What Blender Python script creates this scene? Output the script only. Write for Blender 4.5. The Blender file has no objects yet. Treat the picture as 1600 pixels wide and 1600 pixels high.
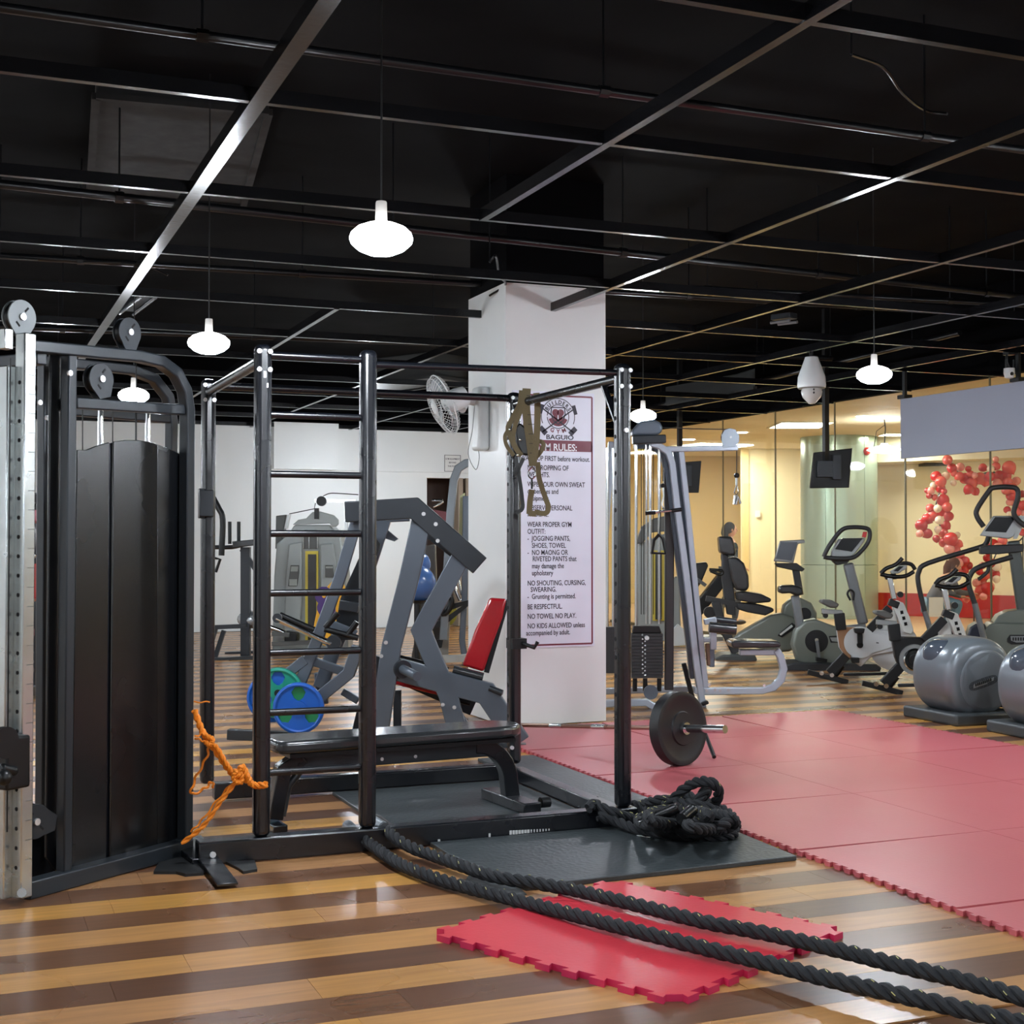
import bpy, bmesh, math, random
from math import sin, cos, pi, radians, sqrt, atan2
from mathutils import Vector, Matrix, Quaternion
random.seed(7)
SC = bpy.context.scene
COL = SC.collection

# ---------------------------------------------------------------- camera
F_PX = 2150.0
TH = radians(22)
PITCH = math.atan(45 / F_PX)
CAM_H = 1.4
cd = bpy.data.cameras.new('camera')
cd.sensor_fit = 'HORIZONTAL'
cd.sensor_width = 36
cd.lens = 36 * F_PX / 1600
cd.clip_end = 200
cam = bpy.data.objects.new('camera', cd)
COL.objects.link(cam)
cam.location = (0, 0, CAM_H)
cam.rotation_euler = (pi / 2 + PITCH, 0, -TH)
SC.camera = cam

# ---------------------------------------------------------------- world, exposure
w = bpy.data.worlds.new('world')
SC.world = w
w.use_nodes = True
w.node_tree.nodes['Background'].inputs[0].default_value = (0.9, 0.95, 1, 1)
w.node_tree.nodes['Background'].inputs[1].default_value = 0.02
SC.view_settings.view_transform = 'Standard'
SC.view_settings.look = 'None'
SC.view_settings.gamma = 1
SC.view_settings.use_curve_mapping = False
SC.view_settings.exposure = 0.8
cy = SC.cycles
cy.use_denoising = True
cy.max_bounces = 7
cy.diffuse_bounces = 3
cy.glossy_bounces = 3
cy.transmission_bounces = 4
cy.transparent_max_bounces = 12
cy.caustics_reflective = False
cy.caustics_refractive = False
cy.sample_clamp_indirect = 6
LAMP_E = 190.0        # emission of the hanging bulbs
PANEL_W = 1.0        # scale of the lobby lights

# ---------------------------------------------------------------- where a pixel of the photograph lies in the room
def ray(px, py):
    x = (px - 800) / F_PX; y = (800 - py) / F_PX
    z2 = cos(PITCH) - y * sin(PITCH); y2 = sin(PITCH) + y * cos(PITCH)
    return Vector((x * cos(TH) + z2 * sin(TH), -x * sin(TH) + z2 * cos(TH), y2))
C0 = Vector((0, 0, CAM_H))
def gr(px, py, z=0.0):
    d = ray(px, py); return C0 + d * ((z - CAM_H) / d.z)
def onx(px, py, X):
    d = ray(px, py); return C0 + d * (X / d.x)
def ony(px, py, Y):
    d = ray(px, py); return C0 + d * (Y / d.y)
def dep(px, py, Z):
    return C0 + ray(px, py) * Z
def onpl(px, py, P, n):
    d = ray(px, py); n = Vector(n); return C0 + d * ((Vector(P) - C0).dot(n) / d.dot(n))

# ---------------------------------------------------------------- materials
def lin(c):
    def f(v):
        v /= 255
        return v / 12.92 if v <= .04045 else ((v + .055) / 1.055) ** 2.4
    return (f(c[0]), f(c[1]), f(c[2]), 1)
MATS = {}
def mat(name, rgb, rough=.5, metal=0.0, var=.06, scale=8, bump=0, coat=0, spec=.5, emit=0, bscale=None, alpha=None):
    if name in MATS: return MATS[name]
    m = bpy.data.materials.new(name); m.use_nodes = True
    nt = m.node_tree; p = nt.nodes['Principled BSDF']
    c = lin(rgb)
    tc = nt.nodes.new('ShaderNodeTexCoord')
    nz = nt.nodes.new('ShaderNodeTexNoise'); nz.inputs['Scale'].default_value = scale; nz.inputs['Detail'].default_value = 4
    nt.links.new(tc.outputs['Object'], nz.inputs['Vector'])
    mx = nt.nodes.new('ShaderNodeMix'); mx.data_type = 'RGBA'
    mx.inputs[6].default_value = tuple(v * (1 - var) for v in c[:3]) + (1,)
    mx.inputs[7].default_value = tuple(min(1, v * (1 + var)) for v in c[:3]) + (1,)
    nt.links.new(nz.outputs[0], mx.inputs[0]); nt.links.new(mx.outputs[2], p.inputs['Base Color'])
    mr = nt.nodes.new('ShaderNodeMapRange')
    mr.inputs[3].default_value = max(.02, rough * .85); mr.inputs[4].default_value = min(1, rough * 1.15)
    nt.links.new(nz.outputs[0], mr.inputs[0]); nt.links.new(mr.outputs[0], p.inputs['Roughness'])
    p.inputs['Metallic'].default_value = metal
    p.inputs['Specular IOR Level'].default_value = spec
    p.inputs['Coat Weight'].default_value = coat
    p.inputs['Coat Roughness'].default_value = .08
    if emit:
        p.inputs['Emission Color'].default_value = c; p.inputs['Emission Strength'].default_value = emit
    if bump:
        b = nt.nodes.new('ShaderNodeBump'); b.inputs['Strength'].default_value = bump; b.inputs['Distance'].default_value = .004
        n2 = nt.nodes.new('ShaderNodeTexNoise'); n2.inputs['Scale'].default_value = bscale or scale * 6
        nt.links.new(tc.outputs['Object'], n2.inputs['Vector'])
        nt.links.new(n2.outputs[0], b.inputs['Height']); nt.links.new(b.outputs[0], p.inputs['Normal'])
    MATS[name] = m
    return m

BLACK = mat('black_gloss_steel', (13, 16, 22), .27, .05, spec=.8, scale=3)
BLACKM = mat('black_satin', (12, 12, 14), .45, 0)
DARKG = mat('charcoal_powder_coat', (48, 52, 57), .33, .3)
GREYST = mat('slate_grey_paint', (92, 100, 110), .36, .35, spec=.6, scale=3)
SILV = mat('silver_grey_paint', (168, 176, 188), .35, .25)
CHROME = mat('chrome', (225, 228, 230), .12, 1.0)
STEEL = mat('galvanised_steel', (196, 202, 202), .26, .9, var=.15, scale=12)
RUB = mat('black_rubber', (22, 23, 25), .6, bump=.2)
PLAS = mat('black_plastic', (14, 15, 17), .38, spec=.4)
VINYL = mat('black_vinyl', (46, 48, 50), .24, bump=.4, scale=5, coat=.3, var=.4)
REDV = mat('red_vinyl_in_plastic_wrap', (168, 24, 34), .22, bump=.6, bscale=16, coat=.6)
WHITE = mat('white_plastic', (214, 218, 218), .3)
BOLT = mat('bright_bolt', (235, 236, 238), .25, .6)

# ---------------------------------------------------------------- mesh builder
class MB:
    def __init__(s): s.v = []; s.f = []
    def add(s, vs, fs):
        n = len(s.v); s.v += [Vector(v) for v in vs]; s.f += [tuple(i + n for i in f) for f in fs]; return s
    def box(s, c, d, rot=None, taper=None):
        hx, hy, hz = d[0] / 2, d[1] / 2, d[2] / 2
        vs = []
        for z in (-hz, hz):
            k = taper if (taper and z > 0) else (1, 1)
            vs += [Vector((x * k[0], y * k[1], z)) for x, y in ((-hx, -hy), (hx, -hy), (hx, hy), (-hx, hy))]
        if rot is not None:
            R_ = rot if isinstance(rot, Matrix) else Matrix.Rotation(rot, 3, 'Z')
            vs = [R_ @ v for v in vs]
        c = Vector(c)
        return s.add([v + c for v in vs], [(3, 2, 1, 0), (4, 5, 6, 7), (0, 1, 5, 4), (1, 2, 6, 5), (2, 3, 7, 6), (3, 0, 4, 7)])
    def beam(s, a, b, w, h, up=(0, 0, 1), ext=0):
        """square tube from a to b, w across, h along 'up'"""
        a = Vector(a); b = Vector(b); d = (b - a).normalized(); a = a - d * ext; b = b + d * ext
        up = Vector(up)
        if abs(d.dot(up)) > .98: up = Vector((0, 1, 0))
        x = d.cross(up).normalized(); u = x.cross(d).normalized()
        vs = []
        for p in (a, b):
            vs += [p + x * (w / 2) * i + u * (h / 2) * j for i, j in ((-1, -1), (1, -1), (1, 1), (-1, 1))]
        return s.add(vs, [(3, 2, 1, 0), (4, 5, 6, 7), (0, 1, 5, 4), (1, 2, 6, 5), (2, 3, 7, 6), (3, 0, 4, 7)])
    def poly_beam(s, pts, w, t, n, closed=False):
        """flat-sided tube following pts in a plane with normal n: t wide in the plane, w along n, mitred corners"""
        n = Vector(n).normalized(); P = [Vector(p) for p in pts]; m = len(P); rows = []
        for i, p in enumerate(P):
            if closed: d0 = (p - P[i - 1]).normalized(); d1 = (P[(i + 1) % m] - p).normalized()
            else:
                d0 = (p - P[i - 1]).normalized() if i else (P[1] - p).normalized()
                d1 = (P[i + 1] - p).normalized() if i < m - 1 else d0
            s0 = n.cross(d0); s1 = n.cross(d1); b = (s0 + s1).normalized(); k = 1 / max(.35, b.dot(s0))
            b = b * k * t / 2
            rows.append([p + b + n * w / 2, p - b + n * w / 2, p - b - n * w / 2, p + b - n * w / 2])
        vs = [v for r in rows for v in r]; fs = []
        rng = m if closed else m - 1
        for i in range(rng):
            a = i * 4; b = ((i + 1) % m) * 4
            for k in range(4):
                fs.append((a + k, a + (k + 1) % 4, b + (k + 1) % 4, b + k))
        if not closed: fs += [(3, 2, 1, 0), tuple((m - 1) * 4 + k for k in range(4))]
        return s.add(vs, fs)
    def tube(s, pts, r, n=12, closed=False, caps=True):
        P = [Vector(p) for p in pts]; m = len(P)
        rr = r if isinstance(r, (list, tuple)) else [r] * m
        def tan(i):
            if closed: return (P[(i + 1) % m] - P[i - 1]).normalized()
            return (P[min(i + 1, m - 1)] - P[max(i - 1, 0)]).normalized()
        t0 = tan(0); a = Vector((0, 0, 1)) if abs(t0.z) < .9 else Vector((1, 0, 0))
        x = (a - t0 * a.dot(t0)).normalized(); vs = []; pt = t0
        for i in range(m):
            t = tan(i); q = pt.rotation_difference(t); x = (q @ x); x = (x - t * x.dot(t)).normalized(); y = t.cross(x); pt = t
            vs += [P[i] + (x * cos(2 * pi * k / n) + y * sin(2 * pi * k / n)) * rr[i] for k in range(n)]
        fs = []
        for i in range(m if closed else m - 1):
            a = i * n; b = ((i + 1) % m) * n
            fs += [(a + k, a + (k + 1) % n, b + (k + 1) % n, b + k) for k in range(n)]
        if caps and not closed: fs += [tuple(range(n - 1, -1, -1)), tuple((m - 1) * n + k for k in range(n))]
        return s.add(vs, fs)
    def cyl(s, a, b, r, n=20, r2=None): return s.tube([a, b], [r, r if r2 is None else r2], n)
    def lathe(s, prof, c=(0, 0, 0), axis=(0, 0, 1), n=24, sy=1.0):
        """prof: (radius, height) pairs; caps closed when the first and last radius are not 0"""
        q = Vector((0, 0, 1)).rotation_difference(Vector(axis).normalized()); c = Vector(c); vs = []
        for r, h in prof:
            vs += [c + q @ Vector((r * cos(2 * pi * k / n), r * sy * sin(2 * pi * k / n), h)) for k in range(n)]
        fs = []
        for i in range(len(prof) - 1):
            a = i * n; b = a + n
            fs += [(a + k, a + (k + 1) % n, b + (k + 1) % n, b + k) for k in range(n)]
        if prof[0] != prof[-1]: fs += [tuple(range(n - 1, -1, -1)), tuple((len(prof) - 1) * n + k for k in range(n))]
        return s.add(vs, fs)
    def prism(s, pts, off):
        """closed outline (3d points in a plane) pushed by the vector off"""
        off = Vector(off); n = len(pts); P = [Vector(p) for p in pts]
        fs = [tuple(range(n - 1, -1, -1)), tuple(range(n, 2 * n))]
        fs += [(k, (k + 1) % n, n + (k + 1) % n, n + k) for k in range(n)]
        return s.add(P + [p + off for p in P], fs)
    def ball(s, c, r, n=16, m=10, rot=None):
        r = r if isinstance(r, (tuple, list)) else (r, r, r); c = Vector(c); vs = []; fs = []
        for i in range(1, m):
            a = pi * i / m
            for k in range(n):
                v = Vector((r[0] * sin(a) * cos(2 * pi * k / n), r[1] * sin(a) * sin(2 * pi * k / n), r[2] * cos(a)))
                vs.append(c + (rot @ v if rot else v))
        for z in (r[2], -r[2]):
            v = Vector((0, 0, z)); vs.append(c + (rot @ v if rot else v))
        for i in range(m - 2):
            a = i * n
            fs += [(a + k, a + n + k, a + n + (k + 1) % n, a + (k + 1) % n) for k in range(n)]
        t = (m - 1) * n
        fs += [(t, k, (k + 1) % n) for k in range(n)] + [(t + 1, (m - 2) * n + (k + 1) % n, (m - 2) * n + k) for k in range(n)]
        return s.add(vs, fs)
    def strip(s, pts, wv, th):
        """flat webbing along pts; wv: width vector (or list), th: thickness vector"""
        P = [Vector(p) for p in pts]; th = Vector(th); vs = []; fs = []
        for i, p in enumerate(P):
            q = Vector(wv[i] if isinstance(wv, list) else wv) / 2
            vs += [p - q, p + q, p + q + th, p - q + th]
        for i in range(len(P) - 1):
            a = i * 4; b = a + 4
            fs += [(a + k, a + (k + 1) % 4, b + (k + 1) % 4, b + k) for k in range(4)]
        fs += [(3, 2, 1, 0), tuple(len(vs) - 4 + k for k in range(4))]
        return s.add(vs, fs)
    def mesh(s, name, m, smooth=True, bevel=0, inv=None):
        me = bpy.data.meshes.new(name)
        vs = [inv @ v for v in s.v] if inv is not None else s.v
        me.from_pydata([tuple(v) for v in vs], [], s.f)
        bm = bmesh.new(); bm.from_mesh(me); bmesh.ops.recalc_face_normals(bm, faces=bm.faces)
        bm.to_mesh(me); bm.free()
        if m is not None: me.materials.append(m)
        if smooth:
            me.polygons.foreach_set('use_smooth', [True] * len(me.polygons)); me.set_sharp_from_angle(angle=radians(38))
        return me
    def build(s, name, m, parent=None, bevel=0, smooth=True, kind=None, label=None, local=False, sub=0):
        """links ONE mesh object; coordinates are the room's unless local"""
        inv = None
        if parent is not None and not local: inv = world_of(parent).inverted()
        me = s.mesh(name, m, smooth, bevel, inv)
        o = bpy.data.objects.new(name, me); COL.objects.link(o)
        if parent is not None: o.parent = parent
        if bevel:
            b = o.modifiers.new('bevel', 'BEVEL'); b.width = bevel; b.segments = 2 if bevel < .02 else 4; b.limit_method = 'ANGLE'; b.angle_limit = radians(40)
            b.harden_normals = False
        if sub:
            b = o.modifiers.new('sub', 'SUBSURF'); b.levels = sub; b.render_levels = sub
        if kind: o['kind'] = kind
        if label: o['label'] = label
        return o
def world_of(o):
    M = Matrix.LocRotScale(o.location, o.rotation_euler, o.scale)
    return (world_of(o.parent) @ M) if o.parent else M
def thing(name, label, cat, loc=(0, 0, 0), rz=0, group=None):
    o = bpy.data.objects.new(name, None); COL.objects.link(o); o.empty_display_size = .1
    o.location = loc; o.rotation_euler = (0, 0, rz); o['label'] = label; o['category'] = cat
    if group: o['group'] = group
    return o
def tag(o, label, cat, group=None):
    o['label'] = label; o['category'] = cat
    if group: o['group'] = group
    return o
def copy_tree(o, parent=None):
    c = o.copy(); COL.objects.link(c)
    if parent: c.parent = parent
    for ch in KIDS(o): copy_tree(ch, c)
    return c
def KIDS(o): return [x for x in bpy.data.objects if x.parent == o]
def origin(o, loc):
    """moves the origin of an unparented mesh to loc"""
    loc = Vector(loc); o.data.transform(Matrix.Translation(-loc)); o.location = loc; return o
def arc(c, r, a0, a1, n, u, v):
    c = Vector(c); u = Vector(u); v = Vector(v)
    return [c + (u * cos(a0 + (a1 - a0) * i / n) + v * sin(a0 + (a1 - a0) * i / n)) * r for i in range(n + 1)]
def smoothpath(P, n=8):
    P = [Vector(p) for p in P]; Q = [P[0] * 2 - P[1]] + P + [P[-1] * 2 - P[-2]]; out = []
    for i in range(1, len(Q) - 2):
        for k in range(n):
            t = k / n; a, b, c, d = Q[i - 1], Q[i], Q[i + 1], Q[i + 2]
            out.append(.5 * ((2 * b) + (c - a) * t + (2 * a - 5 * b + 4 * c - d) * t * t + (3 * b - a - 3 * c + d) * t ** 3))
    out.append(P[-1]); return out
def struct(name, mb, m, **k):
    o = mb.build(name, m, **k); o['kind'] = 'structure'; return o
def bolt(mb, p, n, r=.008, h=.006): mb.cyl(p, Vector(p) + Vector(n) * h, r, 8)
def text(name, body, size, loc, rot, m, parent, ax='LEFT', ext=.0006, width=1.0, space=1.0, bold=0):
    cu = bpy.data.curves.new(name, 'FONT'); cu.body = body; cu.size = size; cu.align_x = ax; cu.extrude = ext
    cu.space_character = space; cu.offset = bold; cu.resolution_u = 3
    o = bpy.data.objects.new('tmp_text', cu); COL.objects.link(o)
    dg = bpy.context.evaluated_depsgraph_get(); me = bpy.data.meshes.new_from_object(o.evaluated_get(dg))
    bpy.data.objects.remove(o); bpy.data.curves.remove(cu)
    me.name = name; me.materials.clear(); me.materials.append(m)
    M = Matrix.Translation(Vector(loc)) @ rot.to_4x4() @ Matrix.Diagonal((width, 1, 1, 1))
    if parent is not None: M = world_of(parent).inverted() @ M
    me.transform(M)
    q = bpy.data.objects.new(name, me); COL.objects.link(q); q.parent = parent
    return q

class Pln:
    """upright plane standing on the floor point seen at (px, py); yaw turns it away from square-on"""
    def __init__(s, px, py, yaw=0, P=None):
        s.P = Vector(P) if P is not None else gr(px, py)
        a = TH + radians(yaw); s.f = Vector((sin(a), cos(a), 0)); s.u = Vector((cos(a), -sin(a), 0))
    def __call__(s, px, py, off=0): return onpl(px, py, s.P + s.f * off, s.f)
    def slab(s, mb, pts, off, th): return mb.prism([s(a, b, off) for a, b in pts], s.f * th)
    def rod(s, mb, pts, off, r, n=10, sm=0):
        P = [s(q[0], q[1], off + (q[2] if len(q) > 2 else 0)) for q in pts]
        return mb.tube(smoothpath(P, sm) if sm else P, r, n)
    def bar(s, mb, pts, off, t, w, sm=0):
        """square tube in the plane: t wide seen square-on, w deep"""
        P = [s(q[0], q[1], off) for q in pts]
        return mb.poly_beam(smoothpath(P, sm) if sm else P, w, t, s.f)
    def disc(s, mb, px, py, r, off, th, n=24): p = s(px, py, off); return mb.cyl(p, p + s.f * th, r, n)
# ================================================================ THE SETTING
GZ = 3.2                      # height of the open ceiling grid
XR, YB, XL, YF = 10.5, 21.4, -4.5, -5.0
wallm = mat('white_wall_paint', (226, 230, 230), .6, var=.05, scale=1.2)
blackc = mat('black_ceiling_paint', (4, 4, 6), .9, var=.3, scale=1.5, spec=.08)

# floor: two-tone laminate, the near planks laid one by one, beyond them the same stripes in the material
def wood(name, stripes):
    m = bpy.data.materials.new(name); m.use_nodes = True; nt = m.node_tree; N = nt.nodes; L = nt.links
    p = N['Principled BSDF']
    geo = N.new('ShaderNodeNewGeometry'); sep = N.new('ShaderNodeSeparateXYZ'); L.new(geo.outputs['Position'], sep.inputs[0])
    mp = N.new('ShaderNodeMapping'); mp.inputs['Scale'].default_value = (1.3, 16, 1); L.new(geo.outputs['Position'], mp.inputs[0])
    g = N.new('ShaderNodeTexNoise'); g.inputs['Scale'].default_value = 1.6; g.inputs['Detail'].default_value = 6; g.inputs['Distortion'].default_value = .8
    L.new(mp.outputs[0], g.inputs['Vector'])
    ramp = N.new('ShaderNodeMapRange'); ramp.inputs[1].default_value = .3; ramp.inputs[2].default_value = .75
    ramp.inputs[3].default_value = .78; ramp.inputs[4].default_value = 1.15; L.new(g.outputs[0], ramp.inputs[0])
    def mathn(op, a, b=None):
        n = N.new('ShaderNodeMath'); n.operation = op
        for i, v in enumerate((a, b)):
            if v is None: continue
            if isinstance(v, (int, float)): n.inputs[i].default_value = v
            else: L.new(v, n.inputs[i])
        return n.outputs[0]
    if stripes:
        row = mathn('FLOOR', mathn('DIVIDE', mathn('SUBTRACT', sep.outputs[1], PY0), PW))
        odd = mathn('MODULO', mathn('ADD', row, 100), 2)
        wn = N.new('ShaderNodeTexWhiteNoise'); wn.noise_dimensions = '1D'; L.new(row, wn.inputs['W'])
        rnd = wn.outputs['Value']
        a = N.new('ShaderNodeMix'); a.data_type = 'RGBA'; L.new(rnd, a.inputs[0]); a.inputs[6].default_value = lin((176, 128, 82)); a.inputs[7].default_value = lin((194, 140, 70))
        b = N.new('ShaderNodeMix'); b.data_type = 'RGBA'; L.new(rnd, b.inputs[0]); b.inputs[6].default_value = lin((100, 68, 48)); b.inputs[7].default_value = lin((116, 80, 56))
        x = N.new('ShaderNodeMix'); x.data_type = 'RGBA'; L.new(odd, x.inputs[0]); L.new(a.outputs[2], x.inputs[6]); L.new(b.outputs[2], x.inputs[7]); base = x.outputs[2]
    else:
        oi = N.new('ShaderNodeObjectInfo'); base = oi.outputs['Color']
    mu = N.new('ShaderNodeMix'); mu.data_type = 'RGBA'; mu.blend_type = 'MULTIPLY'; mu.inputs[0].default_value = 1
    L.new(base, mu.inputs[6])
    cmb = N.new('ShaderNodeCombineColor'); [L.new(ramp.outputs[0], cmb.inputs[i]) for i in range(3)]
    L.new(cmb.outputs[0], mu.inputs[7]); L.new(mu.outputs[2], p.inputs['Base Color'])
    n3 = N.new('ShaderNodeTexNoise'); n3.inputs['Scale'].default_value = 1.2; n3.inputs['Detail'].default_value = 3; L.new(geo.outputs['Position'], n3.inputs['Vector'])
    rr = N.new('ShaderNodeMapRange'); rr.inputs[3].default_value = .22; rr.inputs[4].default_value = .34; L.new(n3.outputs[0], rr.inputs[0]); L.new(rr.outputs[0], p.inputs['Roughness'])
    bp = N.new('ShaderNodeBump'); bp.inputs['Strength'].default_value = .015; bp.inputs['Distance'].default_value = .002; L.new(g.outputs[0], bp.inputs['Height']); L.new(bp.outputs[0], p.inputs['Normal'])
    p.inputs['Specular IOR Level'].default_value = .6
    return m
PY0, PW = 3.32, .2057
floor = struct('floor', MB().box(((XL + XR) / 2, (YF + YB) / 2, -.06), (XR - XL, YB - YF, .108)), None)
floor.data.materials.append(wood('striped_laminate_floor', True))
plank_m = wood('laminate_plank', False)
me_plank = MB().box((0, 0, -.003), (1.2, PW - .0012, .006)).mesh('plank', plank_m, smooth=False)
rows = 29
for r in range(rows):
    y = PY0 + PW * (r + .5)
    # the strip of floor the photograph can see at this depth
    lo = min(ony(0, 1200, y).x, ony(0, 1200, y + PW).x) - .1; hi = min(ony(1600, 1200, y).x + .1, 7.6)
    x = lo - random.random() * 1.2; odd = r % 2
    hue = random.random()
    while x < hi:
        o = bpy.data.objects.new('plank', me_plank); COL.objects.link(o); o.parent = floor
        o.location = (x + .6, y, 0.0015)
        t = min(1, max(0, hue + random.uniform(-.25, .25)))
        c0, c1 = ((174, 126, 82), (200, 146, 66)) if not odd else ((92, 60, 42), (114, 77, 52))
        o.color = lin([c0[i] + (c1[i] - c0[i]) * t for i in range(3)])
        x += 1.2012

# walls of the gym
struct('wall_left', MB().box((XL - .1, (YF + YB) / 2, 2.1), (.2, YB - YF, 4.2)), wallm)
struct('wall_front', MB().box(((XL + XR) / 2, YF - .1, 2.1), (XR - XL, .2, 4.2)), wallm)
wb = MB()
pA = ony(667, 800, YB).x; pB = ony(730, 800, YB).x; zD = ony(690, 747, YB).z
xe = 6.2 + 3.2
wb.box(((XL + pA) / 2, YB + .1, GZ / 2), (pA - XL, .2, GZ))
wb.box(((pB + xe) / 2, YB + .1, GZ / 2), (xe - pB, .2, GZ))
wb.box(((pA + pB) / 2, YB + .1, (zD + GZ) / 2), (pB - pA, .2, GZ - zD))
wall_back = struct('wall_back', wb, wallm)
# plasterboard bulkhead along the top of the back wall, with the deeper box in its middle
x0, x1 = ony(423, 700, YB).x, ony(523, 700, YB).x; zb = ony(500, 735, YB).z
struct('trim_1', MB().box(((x1 + xe) / 2, YB - .04, (zb + GZ) / 2), (xe - x1, .08, GZ - zb)), wallm)
struct('trim_2', MB().box(((x0 + x1) / 2, YB - .12, (zb + GZ + .05) / 2), (x1 - x0, .24, GZ - zb + .05)), wallm)
room_m = mat('brown_room_paint', (120, 100, 92), .7)
d = MB().box(((pA + pB) / 2, YB + 1.5, 1.5), (pB - pA + 1.2, .1, 3.0)); d.box((pA - .6, YB + .85, 1.5), (.1, 1.3, 3)); d.box((pB + .6, YB + .85, 1.5), (.1, 1.3, 3)); d.box(((pA + pB) / 2, YB + .85, zD + .2), (pB - pA + 1.2, 1.3, .1))
struct('wall_side_room', d, room_m)
fr = MB(); fr.box((pA + .55, YB + .02, zD / 2), (.08, .26, zD)); fr.box((pB - .03, YB + .02, zD / 2), (.06, .26, zD))
struct('door_1', fr, mat('beige_door_frame', (150, 135, 118), .5))

# slab, open grid of black beams
struct('ceiling', MB().box(((XL + XR) / 2, (YF + YB) / 2, 4.3), (XR - XL + .4, YB - YF + .4, .2)), blackc)
blk = MB(); blk.box(((XL + XR) / 2, YB + .1, 3.75), (XR - XL, .2, 1.05)); blk.box((XR + .1, (YF + YB) / 2, 3.75), (.2, YB - YF, 1.05))
struct('wall_above_grid', blk, blackc)
gridm = mat('black_gloss_grid', (17, 17, 19), .2, .3, var=.3, scale=5, bump=.15, spec=.6)
grid = bpy.data.objects.new('ceiling_grid', None); COL.objects.link(grid); grid['kind'] = 'structure'
S = 1.566
XG = [1.12 + S * k for k in range(-3, 7)]
YG = [5.52 + S * k for k in range(-4, 11)]
def gbeam(a, b, w_=.04, h_=.065): MB().beam(a, b, w_, h_).build('beam', gridm, grid)
for i, x in enumerate(XG):
    if x > XR: continue
    if i == 4:                       # the run that stops short around the nearest lamp
        gbeam((x, YF, GZ), (x, YG[5], GZ)); gbeam((x, YG[7], GZ), (x, YB, GZ))
    elif i == 3: gbeam((x, YF, GZ), (x, YB, GZ), .07, .065)
    else: gbeam((x, YF, GZ), (x, YB, GZ))
for j, y in enumerate(YG):
    if y < YB: gbeam((XL, y, GZ + .002), (XR, y, GZ + .002), .035, .06)
# ================================================================ LAMPS
bulb_m = mat('lit_bulb', (238, 246, 255), .4, emit=LAMP_E)
hous_m = mat('glowing_lamp_housing', (255, 252, 250), .4, emit=6)
sock_m = mat('white_lamp_socket', (230, 230, 228), .4)
def lamp(x, y, label):
    t = thing('pendant_lamp', label, 'lamp', (x, y, 2.58), 0, 'hanging bulbs over the gym floor')
    prof = [(.0, -.066), (.05, -.062), (.09, -.045), (.118, -.02), (.124, 0), (.118, .02), (.095, .042), (.06, .056), (.03, .064)]
    MB().lathe(prof[:6], n=24).build('bulb', bulb_m, t, local=True)
    MB().lathe(prof[5:], n=24).build('housing', hous_m, t, local=True)
    MB().lathe([(.026, .06), (.024, .07), (.022, .14), (.02, .145)], n=16).build('socket', sock_m, t, local=True)
    MB().cyl((0, 0, .14), (0, 0, 1.62), .004, 6).build('cord', BLACKM, t, local=True)
for x, y, l in ((1.53, 5.15, 'largest hanging white bulb, in front of the column'),
                (1.39, 8.27, 'lit white bulb above the left back post of the rack'),
                (1.33, 11.5, 'lit white bulb seen through the arched tower frame'),
                (6.01, 11.57, 'lit white bulb beside the right front post of the rack'),
                (6.04, 8.08, 'lit white bulb between the dome camera and the grey screen')):
    lamp(x, y, l)
for x, y in ((1.45, 2.0), (1.45, -1.2), (6.04, 4.95), (6.04, 1.8), (6.04, -1.4), (-3, 5), (-3, 8.2), (-3, 1.5), (-3, 11.4), (-3, 14.6), (-3, 17.8), (6, 14.7), (7.9, 18.0), (1.0, 15.5), (5.6, 19.5), (9.3, 4.4), (9.3, 1.5)):  # most hidden bulbs and the farthest left ones added to brighten the back wall
    hid = {(6, 14.7): 'lit white bulb hidden behind the white column', (7.9, 18.0): 'added bulb behind the white column to brighten the back wall', (1.0, 15.5): 'added bulb behind the dark tower posts to brighten the back wall',
           (5.6, 19.5): 'added bulb behind the right ladder post to brighten the back wall'}
    lamp(x, y, hid.get((x, y), 'lit white bulb hanging outside the view'))
# ================================================================ GLASS WALL AND THE LOBBY BEHIND IT
gm = bpy.data.materials.new('clear_glass'); gm.use_nodes = True
nt = gm.node_tree; nt.nodes.clear()
o_ = nt.nodes.new('ShaderNodeOutputMaterial'); mx = nt.nodes.new('ShaderNodeMixShader'); tr = nt.nodes.new('ShaderNodeBsdfTransparent'); gl = nt.nodes.new('ShaderNodeBsdfGlossy'); fr = nt.nodes.new('ShaderNodeLayerWeight'); pw = nt.nodes.new('ShaderNodeMath'); pw.operation = 'POWER'; pw.inputs[1].default_value = 4; ma = nt.nodes.new('ShaderNodeMath'); ma.operation = 'MULTIPLY_ADD'; ma.inputs[1].default_value = .8; ma.inputs[2].default_value = .045; fr.inputs[0].default_value = .5
tr.inputs[0].default_value = (.93, .96, .94, 1); gl.inputs['Roughness'].default_value = .02
nt.links.new(fr.outputs[1], pw.inputs[0]); nt.links.new(pw.outputs[0], ma.inputs[0]); nt.links.new(ma.outputs[0], mx.inputs[0]); nt.links.new(tr.outputs[0], mx.inputs[1]); nt.links.new(gl.outputs[0], mx.inputs[2]); nt.links.new(mx.outputs[0], o_.inputs[0])
cream = mat('cream_wall', (242, 228, 186), .55, var=.04, scale=.6)
creamc = mat('cream_ceiling', (226, 216, 186), .6, var=.03, scale=.6)
tan = mat('tan_tiles', (196, 160, 118), .3, var=.06, scale=2)
aluj = mat('dark_joint', (120, 112, 84), .4, .3)
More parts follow.
